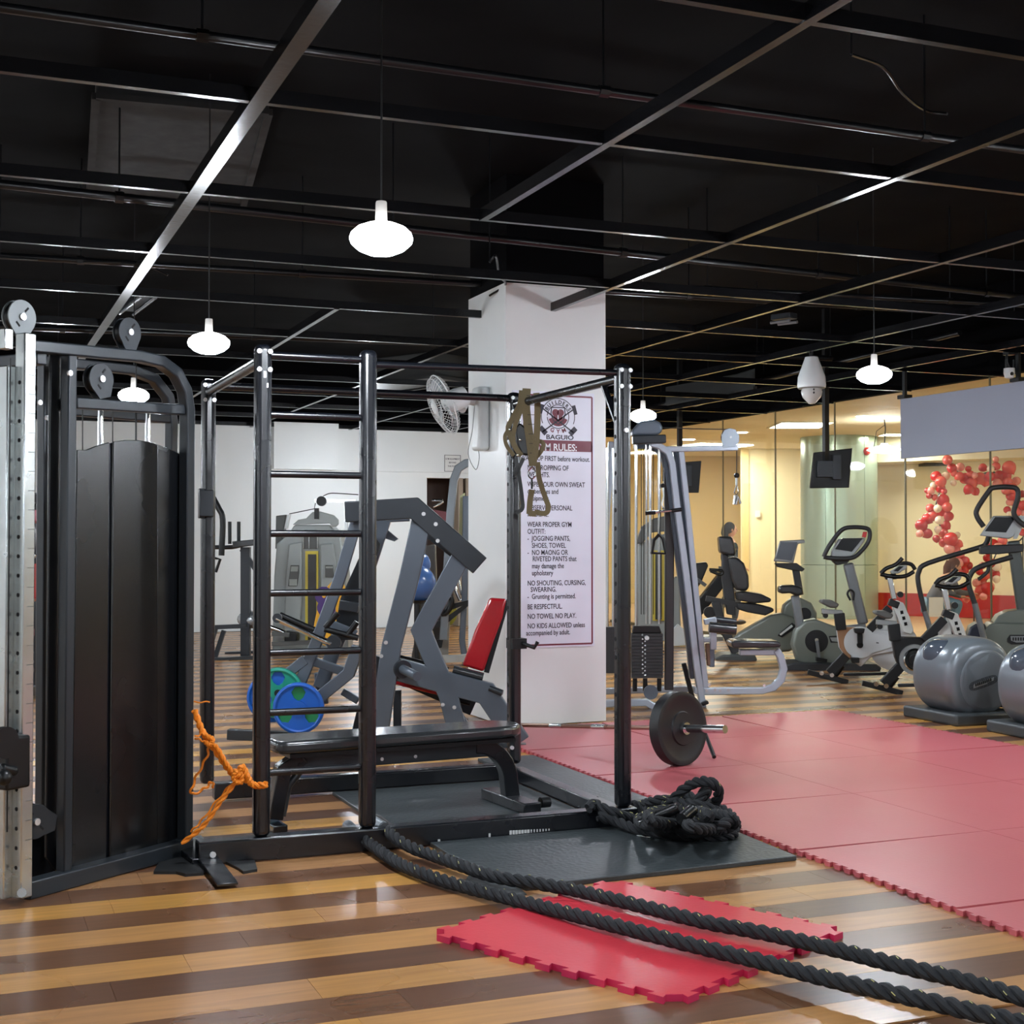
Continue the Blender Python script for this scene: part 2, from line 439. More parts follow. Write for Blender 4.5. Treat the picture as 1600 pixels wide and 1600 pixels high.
# glass panes with a joint between each two
wg = bpy.data.objects.new('window_1', None); COL.objects.link(wg); wg['kind'] = 'structure'; wg.location = (XR, YB / 2, 0)
js = [1.0, 4.6, 8.2] + [onx(px, 800, XR).y for px in (1548, 1415, 1305, 1212, 1130)] + [YB]
js = sorted(js)
for a, b in zip(js, js[1:]):
    MB().box((XR, (a + b) / 2, GZ / 2), (.012, b - a - .008, GZ - .02)).build('pane', gm, wg)
for y in js[:-1]: MB().box((XR, y, GZ / 2), (.014, .02, GZ)).build('joint', aluj, wg)
MB().box((XR, (1 + YB) / 2, .02), (.06, YB - 1, .04)).build('bottom_rail', aluj, wg)
wg2 = bpy.data.objects.new('window_2', None); COL.objects.link(wg2); wg2['kind'] = 'structure'; wg2.location = (XR - .5, YB, 0)
MB().box(((xe + XR) / 2, YB + .02, GZ / 2), (XR - xe, .012, GZ - .02)).build('pane', gm, wg2)
struct('wall_right', MB().box((XR + .1, (YF + 1) / 2, GZ / 2), (.2, 1 - YF, GZ)), wallm)
tr_ = MB(); tr_.box((XR, (YF + YB) / 2, GZ + .05), (.1, YB - YF, .12))
struct('trim_3', tr_, blackc)
# lobby shell
LH = 3.3
LZ = 28.4
def lob(px, Z): p = dep(px, 845, Z); return Vector((p.x, p.y, 0))
struct('floor_lobby', MB().box((XR + 14.1, 16, -.06), (28, 40, .11)).box((XR - 6, YB + 7.3, -.06), (12, 14.2, .11)), tan)
lc = MB().box((XR + 14.3, 16, LH + .1), (28, 40, .2)); lc.box((XR - 6, YB + 7.5, LH + .1), (12, 14.2, .2))
struct('ceiling_lobby', lc, creamc)
def wallseg(name, P, Q, z0, z1, m, th=.15, **k):
    P = Vector((P.x, P.y, 0)); Q = Vector((Q.x, Q.y, 0)); d = (Q - P).normalized(); n = Vector((-d.y, d.x, 0)) * th
    if n.dot(P) < 0: n = -n
    return struct(name, MB().prism([P + Vector((0, 0, z0)), Q + Vector((0, 0, z0)), Q + Vector((0, 0, z1)), P + Vector((0, 0, z1))], n), m, **k)
wallseg('wall_lobby', lob(1159, LZ), lob(1400, LZ), 0, LH, cream)
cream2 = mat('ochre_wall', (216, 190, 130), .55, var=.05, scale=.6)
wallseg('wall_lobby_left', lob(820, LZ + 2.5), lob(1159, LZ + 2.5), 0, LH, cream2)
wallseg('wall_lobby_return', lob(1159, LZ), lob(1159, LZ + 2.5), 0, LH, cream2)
A, B = lob(1366, 26.2), lob(1760, 23.6)
soff = 2.84
wallseg('wall_lobby_right', A, B, 0, LH, cream)
wallseg('wall_lobby_end', B, B + Vector((2, -22, 0)), 0, LH, cream)
# lowered ceiling strip in front of that wall
fn = Vector((B - A).normalized().yx.to_3d()); fn = Vector((fn.x, -fn.y, 0)); fn = fn if fn.dot(A) < 0 else -fn
struct('trim_4', MB().prism([A + Vector((0, 0, soff)), B + Vector((0, 0, soff)), B + fn * .9 + Vector((0, 0, soff)), A + fn * .9 + Vector((0, 0, soff))], (0, 0, LH - soff)), creamc)
# red low wall
redm = mat('red_gloss_laminate', (176, 34, 32), .25, var=.1, scale=1)
wallseg('baseboard_lobby', A + fn * .12, B + fn * .12, 0.0, .42, redm, th=.1)
# round clad column
ccol = lob(1311, 25.3)
cr = 25.3 / F_PX * 59
clad = mat('greenish_cladding', (168, 186, 168), .22, .35, var=.04, scale=1)
rc = bpy.data.objects.new('round_column', None); COL.objects.link(rc); rc.location = ccol; rc['kind'] = 'structure'
for i in range(6):
    a0 = 2 * pi * i / 6 + .62; a1 = a0 + 2 * pi / 6 - .012
    for z0, z1 in ((0, .96), (.97, LH)):
        mb = MB(); n = 10
        ring = [(cr * cos(a0 + (a1 - a0) * k / n), cr * sin(a0 + (a1 - a0) * k / n), z0) for k in range(n + 1)] + [((cr - .04) * cos(a1 + (a0 - a1) * k / n), (cr - .04) * sin(a1 + (a0 - a1) * k / n), z0) for k in range(n + 1)]
        mb.prism(ring, (0, 0, z1 - z0)).build('panel', clad, rc, local=True)
# lobby lights
pan = mat('lit_ceiling_panel', (255, 250, 240), .5, emit=24)
def zray(px, py, z): return gr(px, py, z)
def dl(px, py, r, nm='recessed_downlight', lbl=None):
    p = gr(px, py, LH - .004)
    o = MB().lathe([(r * .2, .004), (r, .004), (r, -.004), (r * .2, -.004)], n=20).build(nm, pan)
    o.location = p; tag(o, lbl, 'light', 'downlights in the lobby ceiling')
for px, py, r, l in ((1350, 651, .12, 'recessed round downlight above the round clad column'), (1076, 687, .12, 'recessed round downlight left of the silver pulley arm'), (1159, 676, .1, 'recessed round downlight just right of the silver pulley wheel')):
    dl(px, py, r, lbl=l)
def panel(px0, px1, py, d, lbl, rot=0):
    a, b = gr(px0, py, LH - .01), gr(px1, py, LH - .01); c = (a + b) / 2; L_ = (b - a).length
    t = thing('ceiling_panel_light', lbl, 'light', (c.x, c.y, LH - .012), atan2((b - a).y, (b - a).x), 'square lights in the lobby ceiling')
    MB().box((0, 0, 0), (L_, d, .012)).build('diffuser', pan, t, local=True)
    fr_ = MB()
    for s_ in (-1, 1): fr_.box((0, s_ * (d / 2 + .02), 0), (L_ + .08, .04, .02)); fr_.box((s_ * (L_ / 2 + .02), 0, 0), (.04, d, .02))
    fr_.build('frame', creamc, t, local=True)
panel(1212, 1290, 664, 1.1, 'glowing square ceiling panel left of the round clad column')
panel(1378, 1425, 679, .5, 'glowing square ceiling panel right of the round clad column')
panel(1385, 1440, 694, .25, 'narrow glowing ceiling panel above the modelled lamp reflection')
for x, y in ((16, 12), (16, 6), (14, 24), (20, 18), (7, 26), (20, 10)):  # unseen panels added to lift the light in the lobby
    t = thing('ceiling_panel_light', 'added glowing ceiling panel out of the view, brightening the lobby', 'light', (x, y, LH - .012), 0, 'square lights in the lobby ceiling')
    MB().box((0, 0, 0), (1.2, 1.2, .012)).build('diffuser', pan, t, local=True)
# red beacon on the column, red exit bell
# ================================================================ WHITE COLUMN, BANNER, FANS
CX0, CX1, CY0, CY1 = 3.86, 4.70, 9.68, 10.5
ctop = ony(870, 447, CY0).z
colm = mat('glossy_white_column_paint', (226, 229, 229), .3, var=.05, scale=2)
struct('column', MB().box(((CX0 + CX1) / 2, (CY0 + CY1) / 2, ctop / 2), (CX1 - CX0, CY1 - CY0, ctop)), colm)
struct('column_top', MB().box(((CX0 + CX1) / 2, (CY0 + CY1) / 2, (ctop + 4.2) / 2), (CX1 - CX0 - .02, CY1 - CY0 - .02, 4.2 - ctop)), blackc)
# banner with the gym rules
bx0, bx1 = ony(800, 800, CY0).x, ony(928, 800, CY0).x
bz1, bz0 = ony(900, 614, CY0).z, ony(900, 1010, CY0).z
ban = thing('rules_banner', 'tall white rules banner with a maroon border on the white column', 'banner', ((bx0 + bx1) / 2, CY0 - .004, bz0))
paper = mat('banner_vinyl', (226, 228, 242), .35, var=.03, scale=6)
maroon = mat('maroon_print', (112, 30, 52), .4)
navy = mat('dark_print', (40, 34, 52), .5)
wht = mat('white_print', (235, 235, 240), .5)
MB().box(((bx0 + bx1) / 2, CY0 - .004, (bz0 + bz1) / 2), (bx1 - bx0, .006, bz1 - bz0)).build('sheet', paper, ban)
mm = MB(); i_ = .02; t_ = .013; yy = CY0 - .0078; BX0, BX1, BZ0, BZ1 = bx0 + i_, bx1 - i_, bz0 + i_, bz1 - .03
for z in (BZ0, BZ1): mm.box(((BX0 + BX1) / 2, yy, z), (BX1 - BX0, .001, t_))
for x in (BX0, BX1): mm.box((x, yy, (BZ0 + BZ1) / 2), (t_, .001, BZ1 - BZ0))
zr1, zr0 = ony(900, 689, CY0).z, ony(900, 706, CY0).z
mm.box(((BX0 + BX1) / 2, yy, (zr0 + zr1) / 2), (BX1 - BX0, .001, zr1 - zr0))
mm.build('border', maroon, ban)
RX = Matrix.Rotation(pi / 2, 3, 'X')
def bt(s, px, py, h, m=navy, ax='LEFT', w=.9, bold=.0009):
    p = ony(px, py, CY0 - .0085)
    text('lettering', s, h, p, RX, m, ban, ax, .0003, w, 1.0, bold)
bt('GYM RULES:', 834, 703, .075, wht, w=.9, bold=.0015)
rules = [(813, 719, 'WARM-UP FIRST before workout.'), (824, 734, 'NO DROPPING OF'), (824, 745, 'WEIGHTS.'), (824, 760, 'WIPE YOUR OWN SWEAT'), (824, 771, 'on benches and'), (824, 782, 'equipment.'),
         (824, 797, 'OBSERVE PERSONAL'), (824, 807, 'HYGIENE.'), (824, 823, 'WEAR PROPER GYM'), (824, 834, 'OUTFIT:'), (824, 845, '-  JOGGING PANTS,'), (831, 856, 'SHOES, TOWEL'), (824, 867, '-  NO MAONG OR'),
         (832, 877, 'RIVETED PANTS that'), (831, 888, 'may damage the'), (831, 899, 'upholstery'), (824, 915, 'NO SHOUTING, CURSING,'), (829, 925, 'SWEARING.'), (824, 936, '-  Grunting is permitted.'),
         (824, 952, 'BE RESPECTFUL.'), (824, 967, 'NO TOWEL NO PLAY.'), (824, 982, 'NO KIDS ALLOWED unless'), (822, 993, 'accompanied by adult.')]
for px, py, s_ in rules: bt(s_, px, py, .054, w=.76, bold=.0006)
# round emblem
ec = ony(872, 651, CY0 - .0085)
em = MB()
def ring(r0, r1, a0=0, a1=2 * pi, n=28, cx=0, cz=0):
    P = [ec + Vector((cx + r1 * cos(a0 + (a1 - a0) * k / n), 0, cz + r1 * sin(a0 + (a1 - a0) * k / n))) for k in range(n + 1)] + [ec + Vector((cx + r0 * cos(a1 + (a0 - a1) * k / n), 0, cz + r0 * sin(a1 + (a0 - a1) * k / n))) for k in range(n + 1)]
    em.prism(P, (0, .0005, 0))
ring(.137, .143, -.4, pi + .4); ring(.088, .094, -pi * .98, pi * .98)
def bar(x0, z0, x1, z1, w_): em.beam(ec + Vector((x0, 0, z0)), ec + Vector((x1, 0, z1)), .0005, w_, up=(0, 0, 1) if abs(x1 - x0) > abs(z1 - z0) * .1 else (1, 0, 0))
bar(-.13, -.12, .13, .06, .01); bar(.13, -.12, -.13, .06, .01)
for sx in (-1, 1):
    bar(sx * .1, -.135, sx * .15, -.085, .04); bar(sx * .13, .09, sx * .15, .02, .03)
for P in ([(-.055, .07), (.055, .07), (.06, .02), (.04, -.03), (0, -.06), (-.04, -.03), (-.06, .02)],):
    n_ = len(P)
    for k in range(n_): bar(P[k][0], P[k][1], P[(k + 1) % n_][0], P[(k + 1) % n_][1], .008)
em.build('emblem', navy, ban)
em = MB(); ring(0.001, .028, -pi, pi, 16, -.022, .03); ring(0.001, .028, -pi, pi, 16, .022, .03)
ring(.03, .085, pi * 1.12, pi * 1.88, 14, 0, 0.01); bar(-.02, .02, -.02, -.03, .03); bar(.02, .02, .02, -.03, .03)
em.build('emblem_centre', maroon, ban)
def arctext(s_, r, a0, a1, h, flip, m):
    for k, ch in enumerate(s_):
        a = a0 + (a1 - a0) * k / (len(s_) - 1)
        p = ec + Vector((r * cos(a), -.0004, r * sin(a)))
        R_ = Matrix.Rotation(-(a - pi / 2) if not flip else -(a + pi / 2), 3, 'Y') @ RX
        text('lettering', ch, h, p, R_, m, ban, 'CENTER', .0003, 1.0, 1.0, .0012)
arctext('BUILDERS', .099, radians(148), radians(32), .04, False, navy)
arctext('GYM', .13, radians(245), radians(295), .045, True, maroon)
bt('BAGUIO', 853, 686, .05, navy, w=1.25, bold=.001)
# wall fan on the column
fan = thing('wall_fan', 'white oscillating fan with a wire cage on the column side', 'fan', onx(758, 640, CX0))
fp = onx(760, 655, CX0)
MB().box(fp + Vector((-.05, 0, 0)), (.1, .17, .5)).build('wall_bracket', WHITE, fan, bevel=.03)
FC = onpl(693, 632, fp + Vector((-.42, 0, 0)), (1, 0, 0))      # cage centre
pvt = onpl(722, 640, fp + Vector((-.25, 0, 0)), (1, 0, 0))
MB().tube([fp + Vector((-.05, 0, .12)), fp + Vector((-.16, 0, .14)), pvt], .03, 12).build('arm', WHITE, fan, bevel=0)
ax_ = (Vector((-.92, .05, -.38))).normalized()
q_ = Vector((0, 0, 1)).rotation_difference(ax_).to_matrix()
MB().lathe([(.03, -.2), (.075, -.19), (.085, -.12), (.08, -.04), (.05, -.0)], FC, ax_, 20).build('motor', WHITE, fan)
cg = MB(); R0 = .235
for k in range(40):
    a = 2 * pi * k / 40
    pr = [(R0 * .18, .075), (R0 * .6, .07), (R0 * .92, .035), (R0, 0), (R0 * .92, -.03), (R0 * .5, -.05), (R0 * .2, -.05)]
    cg.tube([FC + q_ @ Vector((r * cos(a), r * sin(a), h)) for r, h in pr], .0016, 4, caps=False)
for r, h, t in ((R0, 0, .005), (R0 * .6, .07, .002), (R0 * .18, .075, .003), (R0 * .93, .033, .002)):
    cg.tube([FC + q_ @ Vector((r * cos(2 * pi * k / 32), r * sin(2 * pi * k / 32), h)) for k in range(32)], t, 6, closed=True)
cg.build('wire_cage', WHITE, fan)
MB().lathe([(.0, .0), (R0 * .2, .0), (R0 * .2, .014), (.0, .018)], FC + ax_ * .07, ax_, 20).build('badge', WHITE, fan)
blm = mat('smoky_fan_blade', (150, 160, 165), .25)
for k in range(3):
    a = 2 * pi * k / 3
    P = [(.03, -.03), (.1, -.075), (.19, -.07), (.205, -.01), (.17, .05), (.08, .04)]
    pts = [FC + q_ @ (Matrix.Rotation(a, 3, 'Z') @ Vector((x, y, .01 + y * .35))) for x, y in P]
    MB().prism(pts, q_ @ Vector((0, 0, .004))).build('blade', blm, fan)
MB().tube(smoothpath([fp + Vector((-.1, 0, .1)), fp + Vector((-.13, -.03, -.1)), fp + Vector((-.17, -.05, -.28)), fp + Vector((-.1, -.03, -.4)), fp + Vector((-.06, 0, -.3)), fp + Vector((-.08, 0, -.2))], 5), .003, 6).build('pull_cord', mat('grey_cord', (120, 122, 120), .5), fan)
# small printed notice on the bulkhead
nz = thing('paper_notice', 'small framed paper notice on the white bulkhead', 'sign', ony(707, 724, YB - .09))
c = ony(707, 724, YB - .09)
MB().box(c, (.28, .01, .27)).build('sheet', mat('notice_paper', (222, 224, 222), .5), nz)
fm = MB(); [fm.box(c + Vector((0, -.006, s_ * .133)), (.28, .006, .008)) for s_ in (-1, 1)]; [fm.box(c + Vector((s_ * .137, -.006, 0)), (.008, .006, .27)) for s_ in (-1, 1)]; fm.build('frame', mat('grey_line', (90, 92, 94), .5), nz)
for k, s_ in enumerate(('GYM EQUIPMENT', 'BEYOND', 'THIS POINT')):
    text('lettering', s_, .035, c + Vector((0, -.0065, .06 - .06 * k)), RX, navy, nz, 'CENTER', .0003, .9, 1, .0006)
# ================================================================ MATS
def jig(w, d, th, tooth=.055, amp=.022, n=9, sides='ltrb', phase=0):
    """outline of a foam mat with interlocking teeth"""
    P = []
    def side(a, b, nrm, on):
        a = Vector(a); b = Vector(b); dv = (b - a); L_ = dv.length; dv.normalize(); nrm = Vector(nrm)
        if not on: P.append(a); return
        st = L_ / n
        for k in range(n):
            c = a + dv * st * (k + .5)
            for s_, o_ in ((-.17, 0), (-.27, 1), (.27, 1), (.17, 0)):
                P.append(c + dv * st * s_ + nrm * amp * o_)
    side((-w / 2, -d / 2), (w / 2, -d / 2), (0, -1), 'b' in sides)
    side((w / 2, -d / 2), (w / 2, d / 2), (1, 0), 'r' in sides)
    side((w / 2, d / 2), (-w / 2, d / 2), (0, 1), 't' in sides)
    side((-w / 2, d / 2), (-w / 2, -d / 2), (-1, 0), 'l' in sides)
    return [(p.x, p.y, 0) for p in P]
foam = mat('red_foam_faded', (190, 94, 100), .38, var=.06, scale=1.5, bump=.12, bscale=60, spec=.5)
foam2 = mat('red_foam_bright', (202, 56, 68), .3, var=.05, scale=2, bump=.12, bscale=60)
side_m = mat('pink_foam_edge', (200, 40, 84), .5)
ts = 1.05
mx0, my1 = 3.5, 9.45
for i in range(3):
    for j in range(8):
        s_ = ''
        if i == 0: s_ += 'l'
        if i == 2: s_ += 'r'
        if j == 0: s_ += 't'
        if i < 2: s_ += ''
        cx, cyy = mx0 + ts * (i + .5), my1 - ts * (j + .5)
        mb = MB().prism(jig(ts - .003, ts - .003, .02, n=15, amp=.018, sides=s_), (0, 0, .02))
        o = mb.build('foam_mat_tile', foam, smooth=False)
        o.location = (cx, cyy, .0016)
        rowt = ['farthest', 'second', 'third', 'fourth', 'fifth', 'sixth', 'seventh', 'eighth'][j]
        colt = ['beside the black mats', 'in the middle file', 'on the bike side'][i]
        tag(o, 'faded red foam tile %s, %s row from the column' % (colt, rowt) if j else 'faded red foam tile %s, row by the column' % colt, 'mat', 'red foam tiles of the training floor')
mb = MB().prism(jig(.99, 1.03, .025, n=9, amp=.026), (0, 0, .022))
o = mb.build('foam_mat_tile', foam2, smooth=False); o.data.materials.append(side_m)
for f in o.data.polygons:
    if abs(f.normal.z) < .5: f.material_index = 1
o.location = (2.25, 4.37, .0016); o.rotation_euler = (0, 0, radians(25.5))
tag(o, 'bright red loose foam tile with toothed edges lying under the ropes', 'mat')
# rubber mats
rm = bpy.data.materials.new('textured_rubber_mat'); rm.use_nodes = True; nt = rm.node_tree; p = nt.nodes['Principled BSDF']
p.inputs['Base Color'].default_value = lin((52, 58, 60)); p.inputs['Roughness'].default_value = .42
tc = nt.nodes.new('ShaderNodeTexCoord'); vo = nt.nodes.new('ShaderNodeTexVoronoi'); vo.inputs['Scale'].default_value = 45; vo.feature = 'F1'
nt.links.new(tc.outputs['Object'], vo.inputs['Vector']); bp = nt.nodes.new('ShaderNodeBump'); bp.inputs['Strength'].default_value = .5; bp.inputs['Distance'].default_value = .003
nt.links.new(vo.outputs[0], bp.inputs['Height']); nt.links.new(bp.outputs[0], p.inputs['Normal'])
nzz = nt.nodes.new('ShaderNodeTexNoise'); nzz.inputs['Scale'].default_value = 2.5; nt.links.new(tc.outputs['Object'], nzz.inputs['Vector'])
cr_ = nt.nodes.new('ShaderNodeValToRGB'); cr_.color_ramp.elements[0].color = lin((42, 47, 50)); cr_.color_ramp.elements[1].color = lin((66, 72, 74)); nt.links.new(nzz.outputs[0], cr_.inputs[0]); nt.links.new(cr_.outputs[0], p.inputs['Base Color'])
def rubmat(P, z, th, lbl):
    c = Vector((sum(a for a, b in P) / len(P), sum(b for a, b in P) / len(P), z))
    o = MB().prism([(a - c.x, b - c.y, 0) for a, b in P], (0, 0, th)).build('rubber_mat', rm, smooth=False, bevel=.004)
    o.location = c; tag(o, lbl, 'mat', 'dark rubber mats around the rack')
rubmat([(2.12, 5.10), (3.42, 5.14), (3.46, 6.0), (2.02, 6.0), (2.02, 5.75)], .0016, .022, 'dark grey textured rubber mat in front of the rack under the black rope pile')
rubmat([(3.078, 6.01), (3.46, 6.01), (3.46, 8.2), (3.078, 8.2)], .0016, .02, 'dark grey textured rubber mat along the red floor beside the column')
rubmat([(1.93, 6.11), (2.98, 6.11), (2.98, 7.42), (1.93, 7.42)], .0016, .018, 'dark rubber mat inside the rack under the flat bench')
rubmat([(1.96, 5.08), (2.1, 5.04), (2.11, 5.12), (2.01, 5.45), (1.93, 5.3)], .0016, .006, 'thin black rubber sheet sticking out under the mat corner')
# ================================================================ POWER RACK WITH A LADDER SIDE
RX0, RXM, RX1, RY0, RY1, RH = 1.255, 1.738, 3.03, 6.055, 7.47, 2.27
rack = thing('power_rack', 'black steel power rack with a ladder side and pull-up bars', 'rack', ((RX0 + RX1) / 2, (RY0 + RY1) / 2, 0))
PS = .075
posts = {}
for nm, x, y in (('fl', RX0, RY0), ('fm', RXM, RY0), ('fr', RX1, RY0), ('bl', RX0, RY1), ('br', RX1, RY1)):
    o = MB().box((x, y, (RH + .1) / 2), (PS, PS, RH - .1)).build('post', BLACK, rack, bevel=.027); posts[nm] = o
# row of adjusting holes on the side faces of the right posts, bolts on the tops
dark = mat('hole_black', (4, 4, 5), .9)
for x, y in ((RX1, RY0), (RX1, RY1)):
    hb = MB()
    for k in range(22):
        z = .2 + k * .09; hb.cyl((x - PS / 2 - .0012, y, z), (x - PS / 2 + .001, y, z), .011, 10)
    hb.build('hole', dark, rack, kind='stuff')
bb = MB()
for x, y in ((RX0, RY0), (RX1, RY0), (RX0, RY1), (RX1, RY1)):
    for dx in (-.024, .024):
        for z in (RH - .035, RH - .115): bolt(bb, (x + dx, y - PS / 2, z), (0, -1, 0), .011, .01)
bolt(bb, (RX1 + .0, RY0 - PS / 2, RH - .33), (0, -1, 0), .012, .012)
bolt(bb, (RX0 - .22, RY0 - .052, .05), (0, -1, 0), .014, .01); bolt(bb, (RX1 - .03, RY1 - .04, .2), (0, -1, 0), .012, .01)
bb.build('bolt', BOLT, rack, kind='stuff')
# ladder rungs
for k in range(8):
    z = .376 + .264 * k
    if k == 7: z = 2.225
    MB().cyl((RX0, RY0, z), (RXM, RY0, z), .0155, 14).build('rung', BLACK, rack)
MB().cyl((RXM, RY0, 2.205), (RX1, RY0, 2.225), .0155, 14).build('pull_up_bar', BLACK, rack)
MB().cyl((RX0, RY1, 2.235), (RX1, RY1, 2.235), .021, 14).build('rear_bar', BLACK, rack)
for x in (RX0, RX1):
    MB().cyl((x, RY0, 2.2), (x, RY1, 2.2), .024, 16).build('side_bar', BLACK, rack)
MB().beam((RX1 - .0, RY0 + .06, 1.99), (RX1 - .0, RY0 + .21, 2.19), .012, .03, up=(1, 0, 0)).build('brace', BLACK, rack)
# base
MB().box(((RX0 - .28 + RX1 + .06) / 2, RY0 - .0, .052), (RX1 - RX0 + .34, .09, .1)).build('front_base', BLACK, rack, bevel=.008)
MB().box(((RX0 + RX1) / 2, RY1, .06), (RX1 - RX0 - .07, .08, .09)).build('rear_base', BLACK, rack, bevel=.008)
for x in (RX1,):
    MB().box((x, (RY0 + RY1) / 2, .05), (.08, RY1 - RY0 - .08, .075)).build('side_base', BLACK, rack, bevel=.006)
a = gr(300, 1308, .04); b = gr(356, 1382, .02)
MB().beam((a.x, a.y, .04), (b.x, b.y, .02), .085, .012).build('foot_plate', BLACK, rack, bevel=.003)
MB().beam((RX0 - .27, RY0 - .04, .02), (RX0 - .33, RY0 + .45, .035), .07, .03).build('outrigger', BLACK, rack, bevel=.004)
MB().box((RX0 - .04, RY1 - .03, 1.6), (.03, .05, .16)).box((RX0 - .02, RY1 - .06, 1.6), (.075, .03, .14)).build('bar_cup', DARKG, rack, bevel=.004)
# bar hook on the right rear post, low on its side
p = ony(815, 1005, RY1 - .04)
MB().tube([p, ony(835, 1012, RY1 - .12), ony(840, 1003, RY1 - .12)], .012, 8).box(ony(807, 1005, RY1), (.09, .1, .06)).build('bar_hook', PLAS, rack)
scr = mat('worn_white_scratch', (200, 200, 198), .6)
sm = MB()
for px, py, l, h in ((686, 1314, .012, .016), (765, 1305, .01, .018)):
    q = ony(px, py, RY0 - .0455); sm.box(q, (l, .0008, h))
for k in range(14):
    q = ony(798 + k * 4.6, 1301 - k * .35, RY0 - .0455); sm.box(q, (.012 if k < 7 else .006, .0008, .02 - .0008 * k))
q = ony(414, 585, RY0 - .038); sm.box(q, (.012, .0008, .03)); sm.box(ony(418, 602, RY0 - .038), (.008, .0008, .02))
sm.build('paint_chip', scr, rack, kind='stuff')
# ragged rubber offcuts under the left feet
for P, l in (([(240, 1366), (252, 1344), (318, 1344), (330, 1352), (318, 1368), (290, 1370), (275, 1366)], 'torn rubber offcut under the corner of the dark cable tower'), ([(352, 1350), (398, 1348), (402, 1362), (380, 1366), (372, 1360)], 'small torn rubber offcut under the rack base')):
    pts = [gr(x, y, .0016) for x, y in P]; c = sum(pts, Vector()) / len(pts)
    o = MB().prism([q - c for q in pts], (0, 0, .012)).build('rubber_offcut', RUB, smooth=False); o.location = c; tag(o, l, 'rubber')

# ================================================================ FLAT BENCH
bn = thing('flat_bench', 'black padded flat bench standing inside the rack', 'bench', (2.06, 6.62, .0196), radians(5))
pad = MB()
hw = .15
prof = [(-.67, -.1), (-.66, -.13), (-.62, -hw), (.5, -hw), (.6, -.125), (.655, -.07), (.67, 0), (.655, .07), (.6, .125), (.5, hw), (-.62, hw), (-.66, .13), (-.67, .1)]
pad.prism([(x, y, .375) for x, y in prof], (0, 0, .06)).build('pad', VINYL, bn, bevel=.02, local=True)
MB().box((-.0, 0, .36), (1.2, .24, .02)).build('pad_board', PLAS, bn, local=True)
sp = MB(); sp.poly_beam([(-.52, 0, .31), (.52, 0, .31)], .06, .08, (0, 1, 0)); sp.build('spine', DARKG, bn, local=True, bevel=.006)
cv = [(.42, 0, .33)] + [(.42 + .2 * sin(t), 0, .13 + .2 * cos(t)) for t in [radians(a) for a in range(10, 91, 10)]] + [(.63, 0, .05)]
MB().poly_beam(cv, .07, .08, (0, 1, 0)).build('leg', BLACK, bn, local=True, bevel=.006)
MB().poly_beam([(-.5, 0, .34), (-.6, 0, .28), (-.64, 0, .05)], .08, .07, (0, 1, 0)).build('leg', BLACK, bn, local=True, bevel=.006)
cv = [(-.42, .0, .3), (-.5, 0, .28), (-.57, 0, .2), (-.6, 0, .06)]
MB().tube(cv, .02, 10).build('brace', DARKG, bn, local=True)
MB().box((.63, 0, .03), (.1, .5, .055)).build('foot', BLACK, bn, local=True, bevel=.006)
MB().box((-.64, .0, .02), (.07, .22, .035)).build('foot', BLACK, bn, local=True, bevel=.006)
MB().cyl((.70, -.2, .045), (.75, -.2, .045), .028, 12).build('roller', PLAS, bn, local=True)
bb = MB()
for x in (-.1, .08): bolt(bb, (x, -.03, .3), (0, -1, 0), .009, .006)
bb.build('bolt', BOLT, bn, local=True, kind='stuff')

# ================================================================ SUSPENSION STRAPS ON THE RACK
web = mat('olive_webbing', (112, 100, 72), .8, bump=.3, bscale=90)
trx = thing('suspension_straps', 'olive webbing suspension trainer draped over the rack corner', 'exercise strap', (RX1, RY1, 1.6))
T = Pln(0, 0, 0, P=(RX1 - .0, RY1 - .2, 0))
def strap(pts, wpx, off=0, m=web, name='strap', sm=4):
    w_ = wpx * 7.9 / F_PX
    P = smoothpath([T(q[0], q[1], off + (q[2] if len(q) > 2 else 0)) for q in pts], sm)
    MB().poly_beam(P, .004, w_, T.f).build(name, m, trx)
strap([(823, 607), (822, 640), (830, 700), (833, 728)], 13, -.02)
strap([(838, 614), (840, 640), (838, 690), (833, 728)], 10, -.03)
strap([(815, 610), (812, 632), (800, 655), (794, 672), (806, 700), (815, 712)], 8, -.01)
strap([(819, 610), (816, 636), (805, 664), (802, 690), (812, 710)], 7, -.025)
strap([(794, 672), (789, 682), (792, 697), (803, 712)], 6, .0)
strap([(830, 690), (845, 690), (849, 697), (840, 712), (828, 720)], 7, .01)
strap([(820, 630), (822, 660), (818, 690)], 9, .01)
strap([(840, 722), (843, 750), (853, 780), (857, 793), (852, 802), (835, 800)], 8, 0)
strap([(831, 765), (828, 785), (827, 803)], 9, -.01)
strap([(826, 802), (838, 803)], 9, -.012, sm=2)
strap([(806, 716), (812, 750), (816, 780), (816, 795), (806, 802)], 6, .02, m=BLACKM)
strap([(818, 716), (806, 740), (806, 730)], 6, .02, m=BLACKM)
MB().add(*(lambda b: (b.v, b.f))(T.slab(MB(), [(804, 668), (812, 660), (822, 668), (826, 690), (832, 700), (826, 712), (815, 710), (808, 695)], .0, .06))).build('anchor_pouch', BLACKM, trx, bevel=.01)
cbn = MB(); P = [T(x, y, -.03) for x, y in ((832, 729), (826, 736), (826, 744), (831, 748), (836, 744), (836, 736))]; cbn.tube(smoothpath(P + [P[0]], 3), .004, 8); cbn.build('carabiner', CHROME, trx)
T.rod(MB(), [(831, 748), (831, 764)], -.02, .006).build('cord', BLACKM, trx)
tk = MB()
for y in range(618, 722, 15):
    tk.box(T(829 + (y - 618) * .05, y, -.026), (.045, .002, .003), rot=-TH)
tk.build('stitching', BLACKM, trx, kind='stuff')
st = MB()
